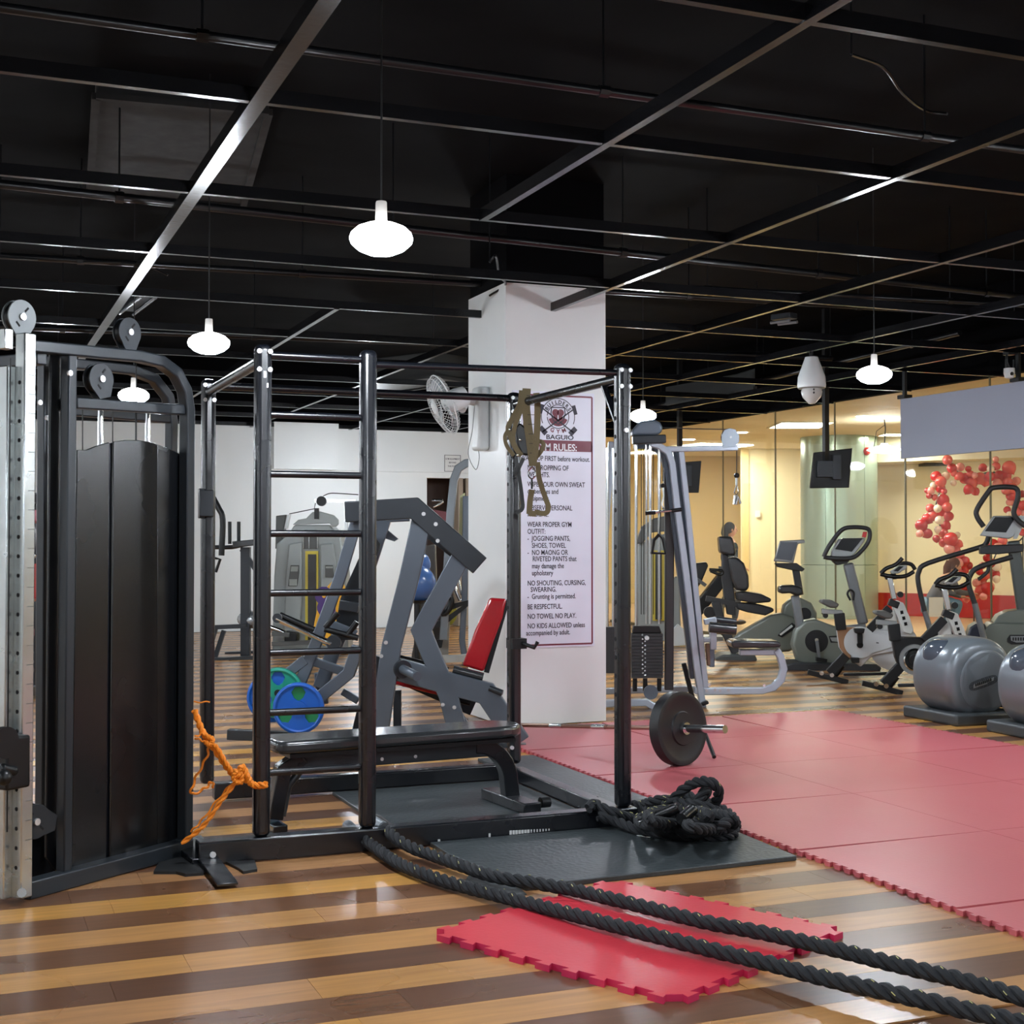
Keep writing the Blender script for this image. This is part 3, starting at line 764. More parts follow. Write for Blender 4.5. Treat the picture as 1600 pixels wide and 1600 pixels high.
for x, y in ((797, 671), (813, 687), (809, 711)): st.ball(T(x, y, -.02), .009, 8, 6)
st.build('buckle', CHROME, trx, kind='stuff')
# ================================================================ DARK CABLE TOWER AT THE LEFT
tw = thing('cable_tower', 'tall dark grey cable tower with weight shroud and silver perforated post', 'gym machine', (.45, 5.95, 0))
TN = Vector((.6, -.8, 0)); TP = Vector((.229, 5.70, 0)); TD = Vector((.8, .6, 0))
def tp(px, py, off=0): return onpl(px, py, TP - TN * off, TN)
def tbar(pts, off, t, w_, name='frame_tube', m=DARKG, sm=0, bv=.006):
    P = [tp(x, y, off) for x, y in pts]
    if sm: P = smoothpath(P, sm)
    return MB().poly_beam(P, w_, t, TN).build(name, m, tw, bevel=bv)
frame_m = mat('tower_charcoal', (40, 45, 50), .36, .2, scale=2)
shroud_m = mat('tower_black_shroud', (10, 12, 15), .27, .05, scale=1.5, spec=.6)
arc_o = [(45, 541), (100, 546), (150, 551), (215, 557), (250, 565), (274, 583), (288, 610), (292.5, 640)]
tbar(arc_o + [(289, 1325)], 0, .048, .055, m=frame_m)
tbar([(108, 548), (100, 1362)], .01, .044, .05, m=frame_m)
tbar([(115, 630), (290, 641)], .012, .045, .045, m=frame_m, name='cross_tube')
tbar([(38, 1391), (294, 1322)], 0, .07, .07, m=frame_m, name='base_tube')
# the same frame on the far side
far = [(60, 563), (150, 572), (205, 578), (240, 592), (262, 620), (268, 660)]
tbar(far + [(262, 1250)], .5, .045, .05, m=frame_m, sm=0)
tbar([(70, 566), (66, 1300)], .5, .045, .05, m=frame_m)
tbar([(78, 640), (262, 655)], .5, .04, .045, m=frame_m, name='cross_tube')
tbar([(60, 1310), (262, 1262)], .5, .06, .06, m=frame_m, name='base_tube')
for px, py in ((66, 560), (290, 1318), (45, 1385)):
    a = tp(px, py, 0); MB().beam(a - Vector((0, 0, .0)), a - TN * .5, .05, .05).build('depth_tube', frame_m, tw, bevel=.005)
# shroud panels: two flat, one bowed, with a grooved joint
def shroud(pts, off, th, nm, m=shroud_m, bv=.003):
    mb = MB().prism([tp(x, y, off) for x, y in pts], -TN * th); return mb.build(nm, m, tw, bevel=bv)
shroud([(121, 703), (135, 703), (150, 697), (171, 691), (166, 1352), (112, 1362)], .03, .01, 'shroud_panel')
shroud([(171, 693), (178, 691), (173, 1350), (166, 1352)], .05, .01, 'shroud_groove', mat('groove_blue_black', (16, 20, 30), .3))
shroud([(178, 690), (197, 687.5), (215, 687.5), (232, 690), (246, 694), (246, 1332), (173, 1350)], .03, .012, 'shroud_panel')
shroud([(246, 694), (262, 700), (288, 712), (286, 1322), (246, 1332)], .036, .012, 'shroud_panel')
shroud([(79, 548), (98, 552), (92, 1365), (72, 1340)], .06, .012, 'side_panel', mat('tower_side_black', (12, 14, 18), .35, 0))
shroud([(104, 1320), (118, 1318), (118, 1352), (104, 1356)], .02, .01, 'lower_panel')
shroud([(48, 1296), (100, 1292), (96, 1372), (48, 1384)], .12, .01, 'lower_panel', MATS['tower_side_black'])
# rods, cables
for px in (157, 231):
    MB().cyl(tp(px, 640, .16), tp(px, 760, .16), .012, 12).build('guide_rod', CHROME, tw)
for px, y0, y1 in ((213, 562, 700), (176, 638, 700), (129, 640, 705), (212, 640, 700)):
    MB().cyl(tp(px, y0, .1), tp(px, y1, .1), .0025, 6).build('cable', PLAS, tw)
# pulley housings
plate_l = mat('pale_grey_plate', (104, 110, 112), .5, .1)
def pulley(px, py, rpx, m, tail, off=0.0, nm='pulley_housing'):
    c = tp(px, py, off); r = rpx * (c - C0).length / F_PX; t = tp(tail[0], tail[1], off)
    d = (t - c).normalized(); pr = d.cross(TN).normalized()
    mb = MB(); P = [c + (pr * cos(a) - d * sin(a)) * r for a in [pi * k / 14 for k in range(-3, 18)]]
    P += [t - pr * r * .45, t + pr * r * .45]
    h = mb.prism(P, -TN * .006); mb.prism([q - TN * .035 for q in P], -TN * .006)
    o = mb.build(nm, m, tw, bevel=.0015)
    mb = MB().lathe([(r * .2, 0), (r * .9, .0), (r * .82, .0125), (r * .9, .025), (r * .2, .025)], c - TN * .008, -TN, 24); w_ = mb.build('pulley_wheel', PLAS, o)
    hb = MB()
    for s_ in (-1, 1): hb.box(c + pr * s_ * r * .45 * .7 + d * s_ * r * .45 + TN * .0005, (.024, .001, .008), rot=Matrix.Rotation(atan2(TD.y, TD.x), 3, 'Z') @ Matrix.Rotation(.8 * s_, 3, 'Y'))
    hb.build('slot', dark, o, kind='stuff')
    MB().cyl(c + TN * .008, c - TN * .004, .014, 10).build('axle_bolt', BOLT, o)
pulley(35, 495, 25, plate_l, (35, 524))
pulley(203.5, 519, 22, frame_m, (205, 548))
pulley(159, 592, 23.5, frame_m, (165, 622))
pulley(57, 1284, 25, frame_m, (88, 1286), nm='lower_pulley_housing')
# silver perforated post with graduation marks
sz = .056
pc = tp(34, 1398, -.03); pz1 = tp(34, 521, -.03).z
post = MB().box((pc.x, pc.y, pz1 / 2 + .012), (sz, sz, pz1 - .02), rot=atan2(TD.y, TD.x)).build('silver_post', STEEL, tw, bevel=.005)
hb = MB(); mk_ = MB(); ctr = Vector((pc.x, pc.y, 0))
for k in range(26):
    z = .14 + k * .075; hb.cyl(ctr - TD * (sz / 2 + .001) + Vector((0, 0, z)), ctr - TD * (sz / 2 - .002) + Vector((0, 0, z)), .008, 10)
    mk_.box(ctr + TN * (sz / 2 + .0004) + TD * .008 + Vector((0, 0, z + .03)), (.032, .0008, .002), rot=atan2(TD.y, TD.x))
hb.build('hole', dark, post, kind='stuff'); mk_.build('graduation', mat('engraved_line', (90, 92, 90), .6), post, kind='stuff')
MB().cyl(tp(34, 1395, -.08), tp(34, 1395, -.03), .018, 10).build('end_cap', CHROME, tw)
rv = MB()
for dx in (-.014, .014): bolt(rv, ctr + TN * sz / 2 + TD * dx + Vector((0, 0, pz1 - .02)), TN, .006, .003)
rv.build('rivet', BOLT, tw, kind='stuff')
# second post and the trolley
p2 = tp(7, 1390, .02)
MB().box((p2.x, p2.y, 1.05), (.05, .05, 2.06), rot=atan2(TD.y, TD.x)).build('silver_post', STEEL, tw, bevel=.005)
MB().cyl(tp(16, 560, -.02), tp(11, 1300, -.02), .003, 6).build('cable', PLAS, tw)
tr = MB(); tr.box(tp(16, 1190, -.06), (.11, .1, .2), rot=atan2(TD.y, TD.x)); tr.cyl(tp(0, 1200, -.1), tp(25, 1205, -.1), .02, 12); tr.ball(tp(6, 1215, -.12), .03)
tr.build('pulley_trolley', PLAS, tw, bevel=.01)
MB().lathe([(.01, 0), (.06, 0), (.055, .012), (.06, .024), (.01, .024)], tp(3, 1160, -.1), TN, 20).build('pulley_wheel', PLAS, tw)
MB().box(tp(9, 530, -.02), (.04, .04, .08), rot=atan2(TD.y, TD.x)).build('end_block', STEEL, tw, bevel=.004)
bb = MB()
for px, py in ((108, 583), (61, 629), (73, 653)): bolt(bb, tp(px, py, -.028 if px == 108 else .45), TN, .012, .01)
bb.build('bolt', BOLT, tw, kind='stuff')

# ================================================================ ORANGE ROPE TIED BETWEEN TOWER AND RACK
ora = mat('orange_braided_rope', (232, 132, 24), .6, bump=.6, bscale=160)
orp = thing('orange_rope', 'orange rope knotted between the dark tower and the rack ladder post', 'rope', gr(365, 1215, .3))
OP = Vector((1.1, 6.0, 0)); ON = Vector((sin(TH - .18), cos(TH - .18), 0))
def op(px, py, off=0): return onpl(px, py, OP + ON * off, ON)
def orope(pts, r=.0065, off=0, twist=2, nm='strand'):
    for j in range(twist):
        P = smoothpath([op(q[0], q[1], off + (q[2] if len(q) > 2 else 0)) for q in pts], 8)
        Q = []
        for i, p in enumerate(P):
            t = (P[min(i + 1, len(P) - 1)] - P[max(i - 1, 0)]).normalized(); u_ = t.cross(ON).normalized(); v_ = t.cross(u_)
            a = i * 1.0 + j * pi; Q.append(p + (u_ * cos(a) + v_ * sin(a)) * r * .8)
        MB().tube(Q, r, 7).build(nm, ora, orp)
orope([(304, 1110), (315, 1140), (327, 1158), (345, 1185), (362, 1208), (372, 1215)], .009)
orope([(327, 1158), (340, 1170), (355, 1195), (368, 1212)], .0065, -.02)
orope([(372, 1215), (378, 1198), (386, 1212), (395, 1226), (417, 1226)], .009, -.06)
orope([(372, 1212), (388, 1222), (400, 1229), (416, 1228)], .007, -.05)
orope([(370, 1220), (345, 1252), (318, 1290), (284, 1318)], .007, -.02)
orope([(364, 1222), (340, 1250), (315, 1282), (298, 1300)], .0045, .02, 1)
orope([(305, 1151), (318, 1147), (326, 1160), (318, 1158), (305, 1153)], .0045, -.01, 1)
orope([(328, 1162), (322, 1185), (306, 1215), (299, 1240), (320, 1232), (330, 1222), (334, 1230)], .0055, .02, 1)
orope([(303, 1097), (328, 1097)], .004, .9, 1)
orope([(366, 1205), (378, 1208), (376, 1222), (366, 1218), (370, 1206), (380, 1214)], .008, -.06, nm='knot')
orope([(322, 1150), (332, 1155), (328, 1164), (320, 1158)], .007, -.03, nm='knot')
# ================================================================ BATTLE ROPES
ropem = mat('black_battle_rope', (27, 29, 33), .8, bump=.5, bscale=50, var=.2)
fleck = mat('yellow_tracer_thread', (190, 184, 120), .7)
def battle(P, r, root, flecks=True, pitch=.155, nm='strand'):
    """three strands wound round the path P"""
    # resample evenly
    L_ = [0]
    for a, b in zip(P, P[1:]): L_.append(L_[-1] + (b - a).length)
    st = .011; n = int(L_[-1] / st); Q = []; j = 0
    for i in range(n + 1):
        s_ = L_[-1] * i / n
        while j < len(P) - 2 and L_[j + 1] < s_: j += 1
        Q.append(P[j].lerp(P[j + 1], (s_ - L_[j]) / max(1e-6, L_[j + 1] - L_[j])))
    fr_ = []; x = None
    for i, p in enumerate(Q):
        t = (Q[min(i + 1, n)] - Q[max(i - 1, 0)]).normalized()
        if x is None: x = t.orthogonal().normalized()
        x = (x - t * x.dot(t)).normalized(); fr_.append((p, t, x, t.cross(x)))
    for k in range(3):
        S = [p + (x * cos(2 * pi * (i * st / pitch + k / 3)) + y * sin(2 * pi * (i * st / pitch + k / 3))) * r * .53 for i, (p, t, x, y) in enumerate(fr_)]
        MB().tube(S, r * .52, 8).build(nm, ropem, root)
    if flecks:
        fm_ = MB()
        for i in range(4, len(fr_) - 3, 7):
            p, t, x, y = fr_[i]
            for s_ in range(3):
                a = 2 * pi * (i * st / pitch + s_ / 3); rd = x * cos(a) + y * sin(a)
                if rd.z > .25 and random.random() < .8:
                    tt = (t + (y * cos(a) - x * sin(a)) * .6).normalized()
                    fm_.tube([p + rd * r * 1.045 - tt * .008, p + rd * r * 1.06, p + rd * r * 1.045 + tt * .008], .0016, 5)
        fm_.build('tracer_fleck', fleck, root, kind='stuff')
def mixz(pts): return smoothpath([gr(x, y, z) for x, y, z in pts], 8)
tape = mat('grey_duct_tape', (150, 156, 162), .3, .4)
br = thing('battle_rope', 'long black battle rope running taut from the rack post over the red tile', 'rope', gr(600, 1300))
r1 = [(597, 1290, .09), (612, 1305, .075), (640, 1323, .055), (675, 1336, .05), (725, 1354, .05), (775, 1370, .05), (850, 1382, .05), (900, 1391, .055), (950, 1403, .06), (1000, 1415, .06), (1100, 1440, .06), (1200, 1459, .06), (1300, 1482, .065), (1400, 1507, .07), (1500, 1531, .075), (1600, 1559, .08), (1700, 1586, .085)]
r2 = [(551, 1296, .075), (562, 1306, .06), (587, 1325, .04), (625, 1350, .035), (675, 1370, .035), (725, 1385, .035), (775, 1398, .04), (825, 1411, .045), (900, 1430, .055), (1000, 1456, .06), (1100, 1481, .06), (1200, 1505, .06), (1300, 1531, .065), (1400, 1553, .07), (1500, 1576, .075), (1600, 1600, .08), (1700, 1624, .085)]
battle(mixz(r1), .0265, br); battle(mixz(r2), .0265, br)
MB().tube([gr(583, 1283, .1), gr(599, 1293, .09)], .027, 12).build('taped_end', tape, br)
MB().tube([gr(543, 1290, .08), gr(556, 1301, .07)], .027, 12).build('taped_end', tape, br)
MB().tube(smoothpath([gr(582, 1272, .05), gr(597, 1278, .05), gr(614, 1293, .04), gr(604, 1300, .04)], 4), .008, 8).build('anchor_cord', PLAS, br)
# the heap: a second rope coiled at the front right post
hp = thing('coiled_battle_rope', 'black battle rope heaped in coils at the right front post', 'rope', gr(1070, 1290, .03))
def hpz(pts, s=8): return smoothpath([gr(x, y, z) for x, y, z in pts], s)
R_ = .0255
battle(hpz([(921, 1262, .13), (928, 1255, .13), (940, 1262, .12), (960, 1270, .1), (990, 1280, .06), (1020, 1290, .05), (1060, 1297, .05), (1100, 1302, .05), (1140, 1300, .05), (1150, 1288, .06), (1140, 1272, .08), (1115, 1258, .1), (1090, 1250, .12), (1070, 1240, .14)]), R_, hp)
battle(hpz([(935, 1275, .09), (965, 1285, .06), (1000, 1297, .05), (1040, 1303, .05), (1090, 1307, .045), (1135, 1306, .045), (1147, 1298, .05), (1130, 1284, .09), (1100, 1276, .1), (1060, 1278, .09), (1030, 1282, .08)]), R_, hp, flecks=False)
battle(hpz([(995, 1262, .06), (1008, 1256, .1), (1020, 1252, .13), (1035, 1250, .14), (1050, 1252, .12), (1060, 1262, .1), (1055, 1275, .08)]), R_, hp)
battle(hpz([(1040, 1268, .1), (1052, 1250, .16), (1070, 1232, .22), (1090, 1222, .26), (1110, 1222, .27), (1122, 1234, .23), (1120, 1250, .17), (1108, 1262, .12), (1090, 1268, .1)]), R_, hp)
battle(hpz([(1080, 1262, .14), (1095, 1245, .19), (1105, 1232, .22), (1100, 1245, .18), (1085, 1262, .13), (1070, 1272, .1)]), R_, hp, flecks=False)
battle(hpz([(1000, 1270, .05), (1030, 1262, .1), (1060, 1255, .15), (1090, 1258, .16), (1120, 1268, .13), (1138, 1283, .1), (1148, 1295, .06)]), R_, hp)
battle(hpz([(1010, 1276, .06), (1045, 1270, .12), (1080, 1268, .13), (1115, 1278, .1), (1135, 1292, .07), (1125, 1304, .045), (1090, 1306, .04)]), R_, hp, flecks=False)
battle(hpz([(960, 1268, .05), (975, 1262, .07), (990, 1258, .08), (1010, 1264, .08), (1025, 1275, .07)]), R_, hp, flecks=False)
for seed, (cx, cy, rx, ry, z0, z1) in enumerate(((1075, 1288, 70, 16, .05, .1), (1080, 1282, 58, 16, .1, .15), (1060, 1276, 48, 14, .12, .19), (1110, 1284, 38, 15, .1, .17), (1030, 1282, 32, 12, .07, .13))):
    P = []
    for k in range(11):
        a = 2 * pi * k / 9 + seed * 1.3; P.append((cx + rx * cos(a), cy + ry * sin(a) * .8, (z0 + z1) / 2 + (z1 - z0) / 2 * sin(a * 2 + seed)))
    battle(hpz(P), R_, hp, flecks=seed % 2 == 0)
hand = mat('ribbed_rubber_grip', (14, 15, 17), .25)
for a, b, za, zb in (((1000, 1288), (1060, 1262), .12, .2), ((1065, 1280), (1082, 1265), .18, .2)):
    A, B = gr(*a, za), gr(*b, zb); m = MB()
    n_ = 14; m.tube([A.lerp(B, t / n_) for t in range(n_ + 1)], [.024 if t % 2 else .027 for t in range(n_ + 1)], 12)
    m.build('grip', hand, hp)
tg = MB().prism([gr(x, y, .026) for x, y in ((995, 1306), (1005, 1301), (1019, 1305), (1016, 1309))], (0, 0, .003)).build('tag', WHITE, hp)
# ================================================================ BARBELL ON THE RED FLOOR
bl_ = thing('barbell', 'barbell with one black bumper plate lying on the red floor by the column', 'barbell', gr(1060, 1196))
pcn = gr(1060, 1192, .0216); PR = .225
# axis: from behind the rear post to the sleeve end at the right
ez = .2466
E1 = gr(1060, 1138, ez); E0 = dep(822, 1133, 9.5)
axd = (E1 - E0).normalized()
# plate wheel
pm = mat('black_bumper_rubber', (22, 23, 25), .45, scale=3)
c0 = E1
MB().lathe([(.03, -.045), (.1, -.045), (.105, -.036), (.19, -.036), (.2, -.04), (PR, -.036), (PR, .036), (.2, .04), (.19, .036), (.105, .036), (.1, .045), (.03, .045)], c0, axd, 48).build('plate', pm, bl_)
MB().cyl(c0 + axd * .04, c0 + axd * .37, .025, 16).build('sleeve', CHROME, bl_)
MB().lathe([(.025, 0), (.038, 0), (.038, .02), (.025, .02)], c0 + axd * .05, axd, 16).build('collar', CHROME, bl_)
MB().cyl(c0 - axd * 1.6, c0 - axd * .06, .0145, 12).build('bar', mat('brown_worn_bar', (150, 118, 104), .3, .6), bl_)
MB().cyl(c0 - axd * .06, c0 - axd * .02, .036, 14).build('collar', CHROME, bl_)
for t in (.75, 1.15): MB().cyl(c0 - axd * t, c0 - axd * (t - .12), .0165, 12).build('knurled_ring', STEEL, bl_)
MB().cyl(gr(1101, 1144, .16), gr(1116, 1183, .036), .013, 10).build('prop_handle', PLAS, bl_)
# ================================================================ GREY PLATE-LOADED LEG PRESS
lp = thing('leg_press_machine', 'slate grey plate-loaded leg press with a red seat behind the rack', 'gym machine', gr(700, 1165))
L = Pln(700, 1168)
def lbar(pts, off, t, w_=.1, nm='frame_tube', m=GREYST, bv=.006): return L.bar(MB(), pts, off, t, w_).build(nm, m, lp, bevel=bv)
lbar([(662, 800), (640, 900), (612, 1010), (588, 1168)], 0, .135, .06)
lbar([(725, 862), (658, 985), (700, 1085), (722, 1170)], .02, .13, .06)
lbar([(540, 800), (648, 794), (750, 884)], -.03, .14, .1, m=DARKG)
lbar([(548, 812), (640, 808)], .5, .06, .06)
lbar([(648, 812), (735, 880)], .5, .1, .08, m=DARKG)
lbar([(600, 1040), (760, 1083), (790, 1128), (812, 1160)], .03, .15, .08)
lbar([(592, 1158), (822, 1170)], .02, .07, .1, m=DARKG)
lbar([(590, 1025), (560, 1148)], .35, .1, .06, m=DARKG)
lbar([(621, 1078), (621, 1150)], .3, .055, .06, m=DARKG)
lbar([(640, 1060), (740, 1105)], .45, .12, .06, m=DARKG)
lbar([(700, 1095), (730, 1140)], .3, .07, .06, m=GREYST)
# slanting rails and sled plates seen through the ladder
lbar([(557, 815), (532, 900), (492, 1010), (462, 1085)], .1, .08, .05)
lbar([(600, 812), (578, 880), (520, 1020), (500, 1075)], .35, .1, .05)
L.slab(MB(), [(580, 830), (594, 850), (552, 1000), (520, 1000), (532, 935)], .25, .02).build('sled_plate', DARKG, lp)
L.slab(MB(), [(584, 818), (598, 822), (622, 842), (616, 846), (585, 836)], .42, .05).build('foot_plate', GREYST, lp)
lbar([(560, 1010), (545, 1052), (476, 1108)], .0, .085, .09)
lbar([(480, 1030), (540, 1050)], .12, .06, .05)
lbar([(478, 1030), (452, 1050)], .1, .07, .06)
lbar([(505, 972), (556, 993)], .1, .075, .03)
lbar([(530, 945), (560, 950)], .1, .07, .03, m=DARKG)
lbar([(500, 1050), (505, 1100)], .4, .08, .06)
lbar([(535, 1080), (560, 1095)], .4, .05, .05)
lbar([(356, 1147), (470, 1152), (590, 1163)], .1, .07, .08, m=DARKG)
for a, b, o in (((432, 966), (517, 1006), -.05), ((437, 961), (492, 985), .2)):
    L.rod(MB(), [a, b], o, .022).build('weight_horn', CHROME if o < 0 else PLAS, lp)
L.disc(MB(), 521, 1004, .05, -.07, .03).build('horn_flange', DARKG, lp); L.disc(MB(), 433, 966, .032, -.07, .02).build('horn_flange', DARKG, lp)
for a, b in (((528, 958), (508, 981)), ((558, 972), (543, 992)), ((507, 983), (560, 997))):
    L.rod(MB(), [a, b], -.02, .02).build('handle', PLAS, lp)
# peg with flange towards the viewer
c = L(628, 1045, -.02); e = L(652, 1057, -.3)
MB().cyl(c, c.lerp(e, .08), .062, 20).build('peg_flange', DARKG, lp); MB().cyl(c, e, .031, 16).build('weight_horn', GREYST, lp)
MB().cyl(L(765, 1075, 0), L(785, 1083, -.02), .022, 12).build('side_peg', DARKG, lp)
bm_ = MB()
for px, py in ((603, 1004), (596, 1025), (662, 803), (681, 819), (684, 845), (692, 1101), (710, 1105)): bolt(bm_, L(px, py, -.082 if py < 900 else -.032), -L.f, .014, .008)
bm_.build('bolt', BOLT, lp, kind='stuff')
# red back pad, seat, rollers
L.slab(MB(), [(765, 934), (792, 936), (786, 965), (772, 1002), (756, 1050), (722, 1040), (742, 985)], .1, .09).build('back_pad', REDV, lp, bevel=.018)
L.slab(MB(), [(792, 936), (796, 940), (764, 1052), (756, 1050)], .11, .07).build('pad_board', PLAS, lp)
L.slab(MB(), [(608, 1060), (645, 1062), (725, 1085), (722, 1092), (690, 1088), (618, 1070)], .2, .3).build('seat_pad', REDV, lp, bevel=.012)
L.rod(MB(), [(708, 1046), (755, 1058)], .04, .03).build('roller_pad', VINYL, lp)
L.rod(MB(), [(690, 1087), (735, 1098)], .15, .022).build('damper', PLAS, lp)
L.rod(MB(), [(598, 1022), (670, 1040), (700, 1048)], .12, .025).build('cross_rod', PLAS, lp)
# weight plates leaning on the left rail
def wplate(px, py, r, off, m, m2, lbl, yaw=0, th=.035):
    c = L(px, py, off); d = Vector((sin(TH + yaw), cos(TH + yaw), 0)); t = thing('weight_plate', lbl, 'weight plate', c, 0, 'coloured grip plates')
    mb = MB(); q = Vector((0, 0, 1)).rotation_difference(d); n = 36
    mb.lathe([(r * .84, 0), (r * .9, -.006), (r * .98, 0), (r, .01), (r, th - .01), (r * .98, th), (r * .84, th), (r * .84, 0)], c, d, n); mb.build('rim', m, t)
    mb = MB().lathe([(.027, -.004), (r * .3, -.004), (r * .3, th), (.027, th)], c, d, 24); mb.build('hub', m, t)
    u = d.cross(Vector((0, 0, 1))).normalized(); v = Vector((0, 0, 1))
    for k in range(3):
        a0 = pi / 2 + 2 * pi * k / 3 + pi / 3; P = []
        for f_, rr in ((-.95, .29), (-.62, .45), (-.62, .68), (-.9, .86), (-.45, .87), (0, .87), (.45, .87), (.9, .86), (.62, .68), (.62, .45), (.95, .29)):
            a = a0 + f_; P.append(c + (u * cos(a) + v * sin(a)) * r * rr + d * .006)
        MB().prism(P, d * (th - .012)).build('web', m, t)
    MB().cyl(c + d * th * .55, c + d * th * .6, r * .85, 32).build('back_disc', m2, t)
    return t
blue = mat('blue_rubber_plate', (20, 88, 180), .35, scale=3); green = mat('green_rubber_plate', (20, 140, 118), .35, scale=3); g2 = mat('green_plate_rear', (24, 120, 70), .4)
wplate(466, 1107, .172, -.18, blue, g2, 'blue grip weight plate in front, beside the grey slanting tube')
wplate(434, 1083, .172, .0, green, blue, 'green grip weight plate behind the blue one', 0)
wplate(424, 1090, .172, .12, blue, blue, 'rear blue weight plate peeping out left of the ladder post')
MB().cyl(L(434, 1083, -.1), L(434, 1083, .2), .024, 14).build('weight_horn', PLAS, lp)
# ================================================================ MACHINES ALONG THE BACK WALL
grey_s = mat('light_grey_shroud', (146, 152, 150), .38, .15); yel = mat('yellow_guard', (206, 186, 60), .4)
dgr = mat('dark_grey_shroud', (78, 80, 78), .4)
# dip and knee raise station
A = Pln(345, 1030)
ds = thing('dip_station', 'dark grey dip station with upright grips left of the ladder', 'gym machine', A.P)
A.bar(MB(), [(335, 980), (385, 978)], 0, .05, .07).build('frame_tube', DARKG, ds)
A.bar(MB(), [(338, 978), (322, 1032)], 0, .05, .06).build('leg', DARKG, ds); A.bar(MB(), [(350, 985), (334, 1034)], .3, .05, .06).build('leg', DARKG, ds)
A.bar(MB(), [(325, 1033), (400, 1029)], 0, .07, .08).build('base_tube', DARKG, ds); A.bar(MB(), [(352, 1022), (400, 1020)], .9, .05, .06).build('base_tube', DARKG, ds)
A.bar(MB(), [(384, 855), (384, 1030)], .3, .11, .1).build('upright', DARKG, ds)
A.bar(MB(), [(378, 858), (400, 890)], .28, .06, .05).build('brace', DARKG, ds)
A.rod(MB(), [(333, 855), (362, 855), (385, 850)], .2, .025, sm=3).build('arm', PLAS, ds)
for x in (359, 373): A.rod(MB(), [(x, 815), (x, 850)], .2, .022).build('grip', PLAS, ds)
A.rod(MB(), [(333, 778), (342, 795), (348, 812), (346, 868)], -.3, .035, sm=4).build('curved_arm', PLAS, ds)
A.rod(MB(), [(334, 872), (344, 874), (337, 894)], -.3, .018).build('hook_handle', PLAS, ds)
A.slab(MB(), [(362, 846), (395, 843), (398, 852), (364, 856)], .1, .3).build('arm_pad', VINYL, ds, bevel=.01)
p = A(392, 968, .5); MB().ball(p, (.16, .3, .11)).build('foot_roller', mat('silver_vinyl', (170, 174, 176), .25, .5), ds)

# grey selectorised tower
B = Pln(485, 1022)
sm_ = thing('selectorised_machine', 'pale grey weight tower with a yellow window frame seen through the ladder', 'gym machine', B.P)
B.slab(MB(), [(449, 836), (460, 820), (515, 820), (532, 838), (540, 900), (545, 1022), (425, 1022), (428, 900), (432, 850)], .02, .5).build('shroud', grey_s, sm_, bevel=.02)
B.slab(MB(), [(451, 850), (472, 846), (472, 930), (468, 1000), (442, 1000), (446, 900)], -.02, .05).build('left_cover', grey_s, sm_, bevel=.02)
B.slab(MB(), [(500, 850), (521, 848), (526, 880), (530, 1000), (502, 1000)], -.02, .05).build('right_cover', grey_s, sm_, bevel=.02)
B.slab(MB(), [(477, 861), (497, 861), (497, 1000), (477, 1000)], -.02, .03).build('guard_frame', yel, sm_)
B.slab(MB(), [(481, 866), (494, 866), (494, 1000), (481, 1000)], -.035, .02).build('weight_window', mat('dark_window', (38, 38, 36), .25), sm_)
B.slab(MB(), [(474, 828), (496, 828), (496, 858), (474, 858)], .0, .03).build('centre_strip', dgr, sm_)
for x in (474, 483, 496): B.rod(MB(), [(x, 828), (x, 857)], -.01, .006).build('guide_rod', CHROME, sm_)
for q in ([(454, 883), (467, 883), (467, 895), (464, 916), (450, 916)], [(508, 883), (520, 883), (522, 902), (508, 902)]): B.slab(MB(), q, -.045, .03).build('instruction_plate', dgr, sm_, bevel=.005)
B.slab(MB(), [(455, 885), (466, 885), (465, 893), (454, 893)], -.05, .01).build('placard', mat('placard', (150, 156, 150), .5), sm_)
B.slab(MB(), [(452, 905), (464, 905), (464, 915), (452, 915)], -.05, .01).build('placard', MATS['placard'], sm_)
B.slab(MB(), [(509, 885), (520, 885), (520, 888), (509, 888)], -.05, .01).build('placard', MATS['placard'], sm_)
# lever cam and cable arm on top
B.slab(MB(), [(457, 820), (466, 812), (478, 810), (488, 800), (500, 799), (522, 805), (529, 812), (529, 819), (525, 823), (519, 823), (515, 818)], .0, .04).build('cam_plate', grey_s, sm_, bevel=.008)
B.slab(MB(), [(491, 794), (498, 794), (498, 811), (491, 811)], -.03, .05).build('latch', PLAS, sm_)
B.disc(MB(), 502, 783, .062, -.05, .05).build('pulley_wheel', PLAS, sm_)
B.bar(MB(), [(492, 782), (556, 783)], .0, .04, .04).build('chrome_arm', CHROME, sm_)
B.bar(MB(), [(541, 786), (541, 828)], .0, .04, .04).build('arm_post', CHROME, sm_)
B.rod(MB(), [(505, 775), (515, 771), (530, 771), (560, 773)], -.02, .006, sm=4).build('cable', PLAS, sm_)
B.rod(MB(), [(493, 786), (491, 795), (452, 803)], -.02, .006).build('cable', PLAS, sm_)
B.slab(MB(), [(431, 806), (447, 804), (440, 850), (430, 858)], .3, .2).build('side_upright', dgr, sm_, bevel=.01)
B.slab(MB(), [(449, 804), (453, 804), (448, 826), (444, 826)], .25, .1).build('edge_strip', WHITE, sm_)
for pts in ([(425, 990), (452, 992)], [(425, 1006), (520, 1003)]): B.bar(MB(), pts, -.6, .05, .06).build('lower_lever', dgr, sm_)
B.slab(MB(), [(444, 986), (464, 988), (464, 1007), (444, 1007)], -.5, .2).build('knee_block', PLAS, sm_, bevel=.02)
B.rod(MB(), [(421, 980), (440, 986), (445, 990)], -.6, .03, sm=3).build('chrome_handle', CHROME, sm_)
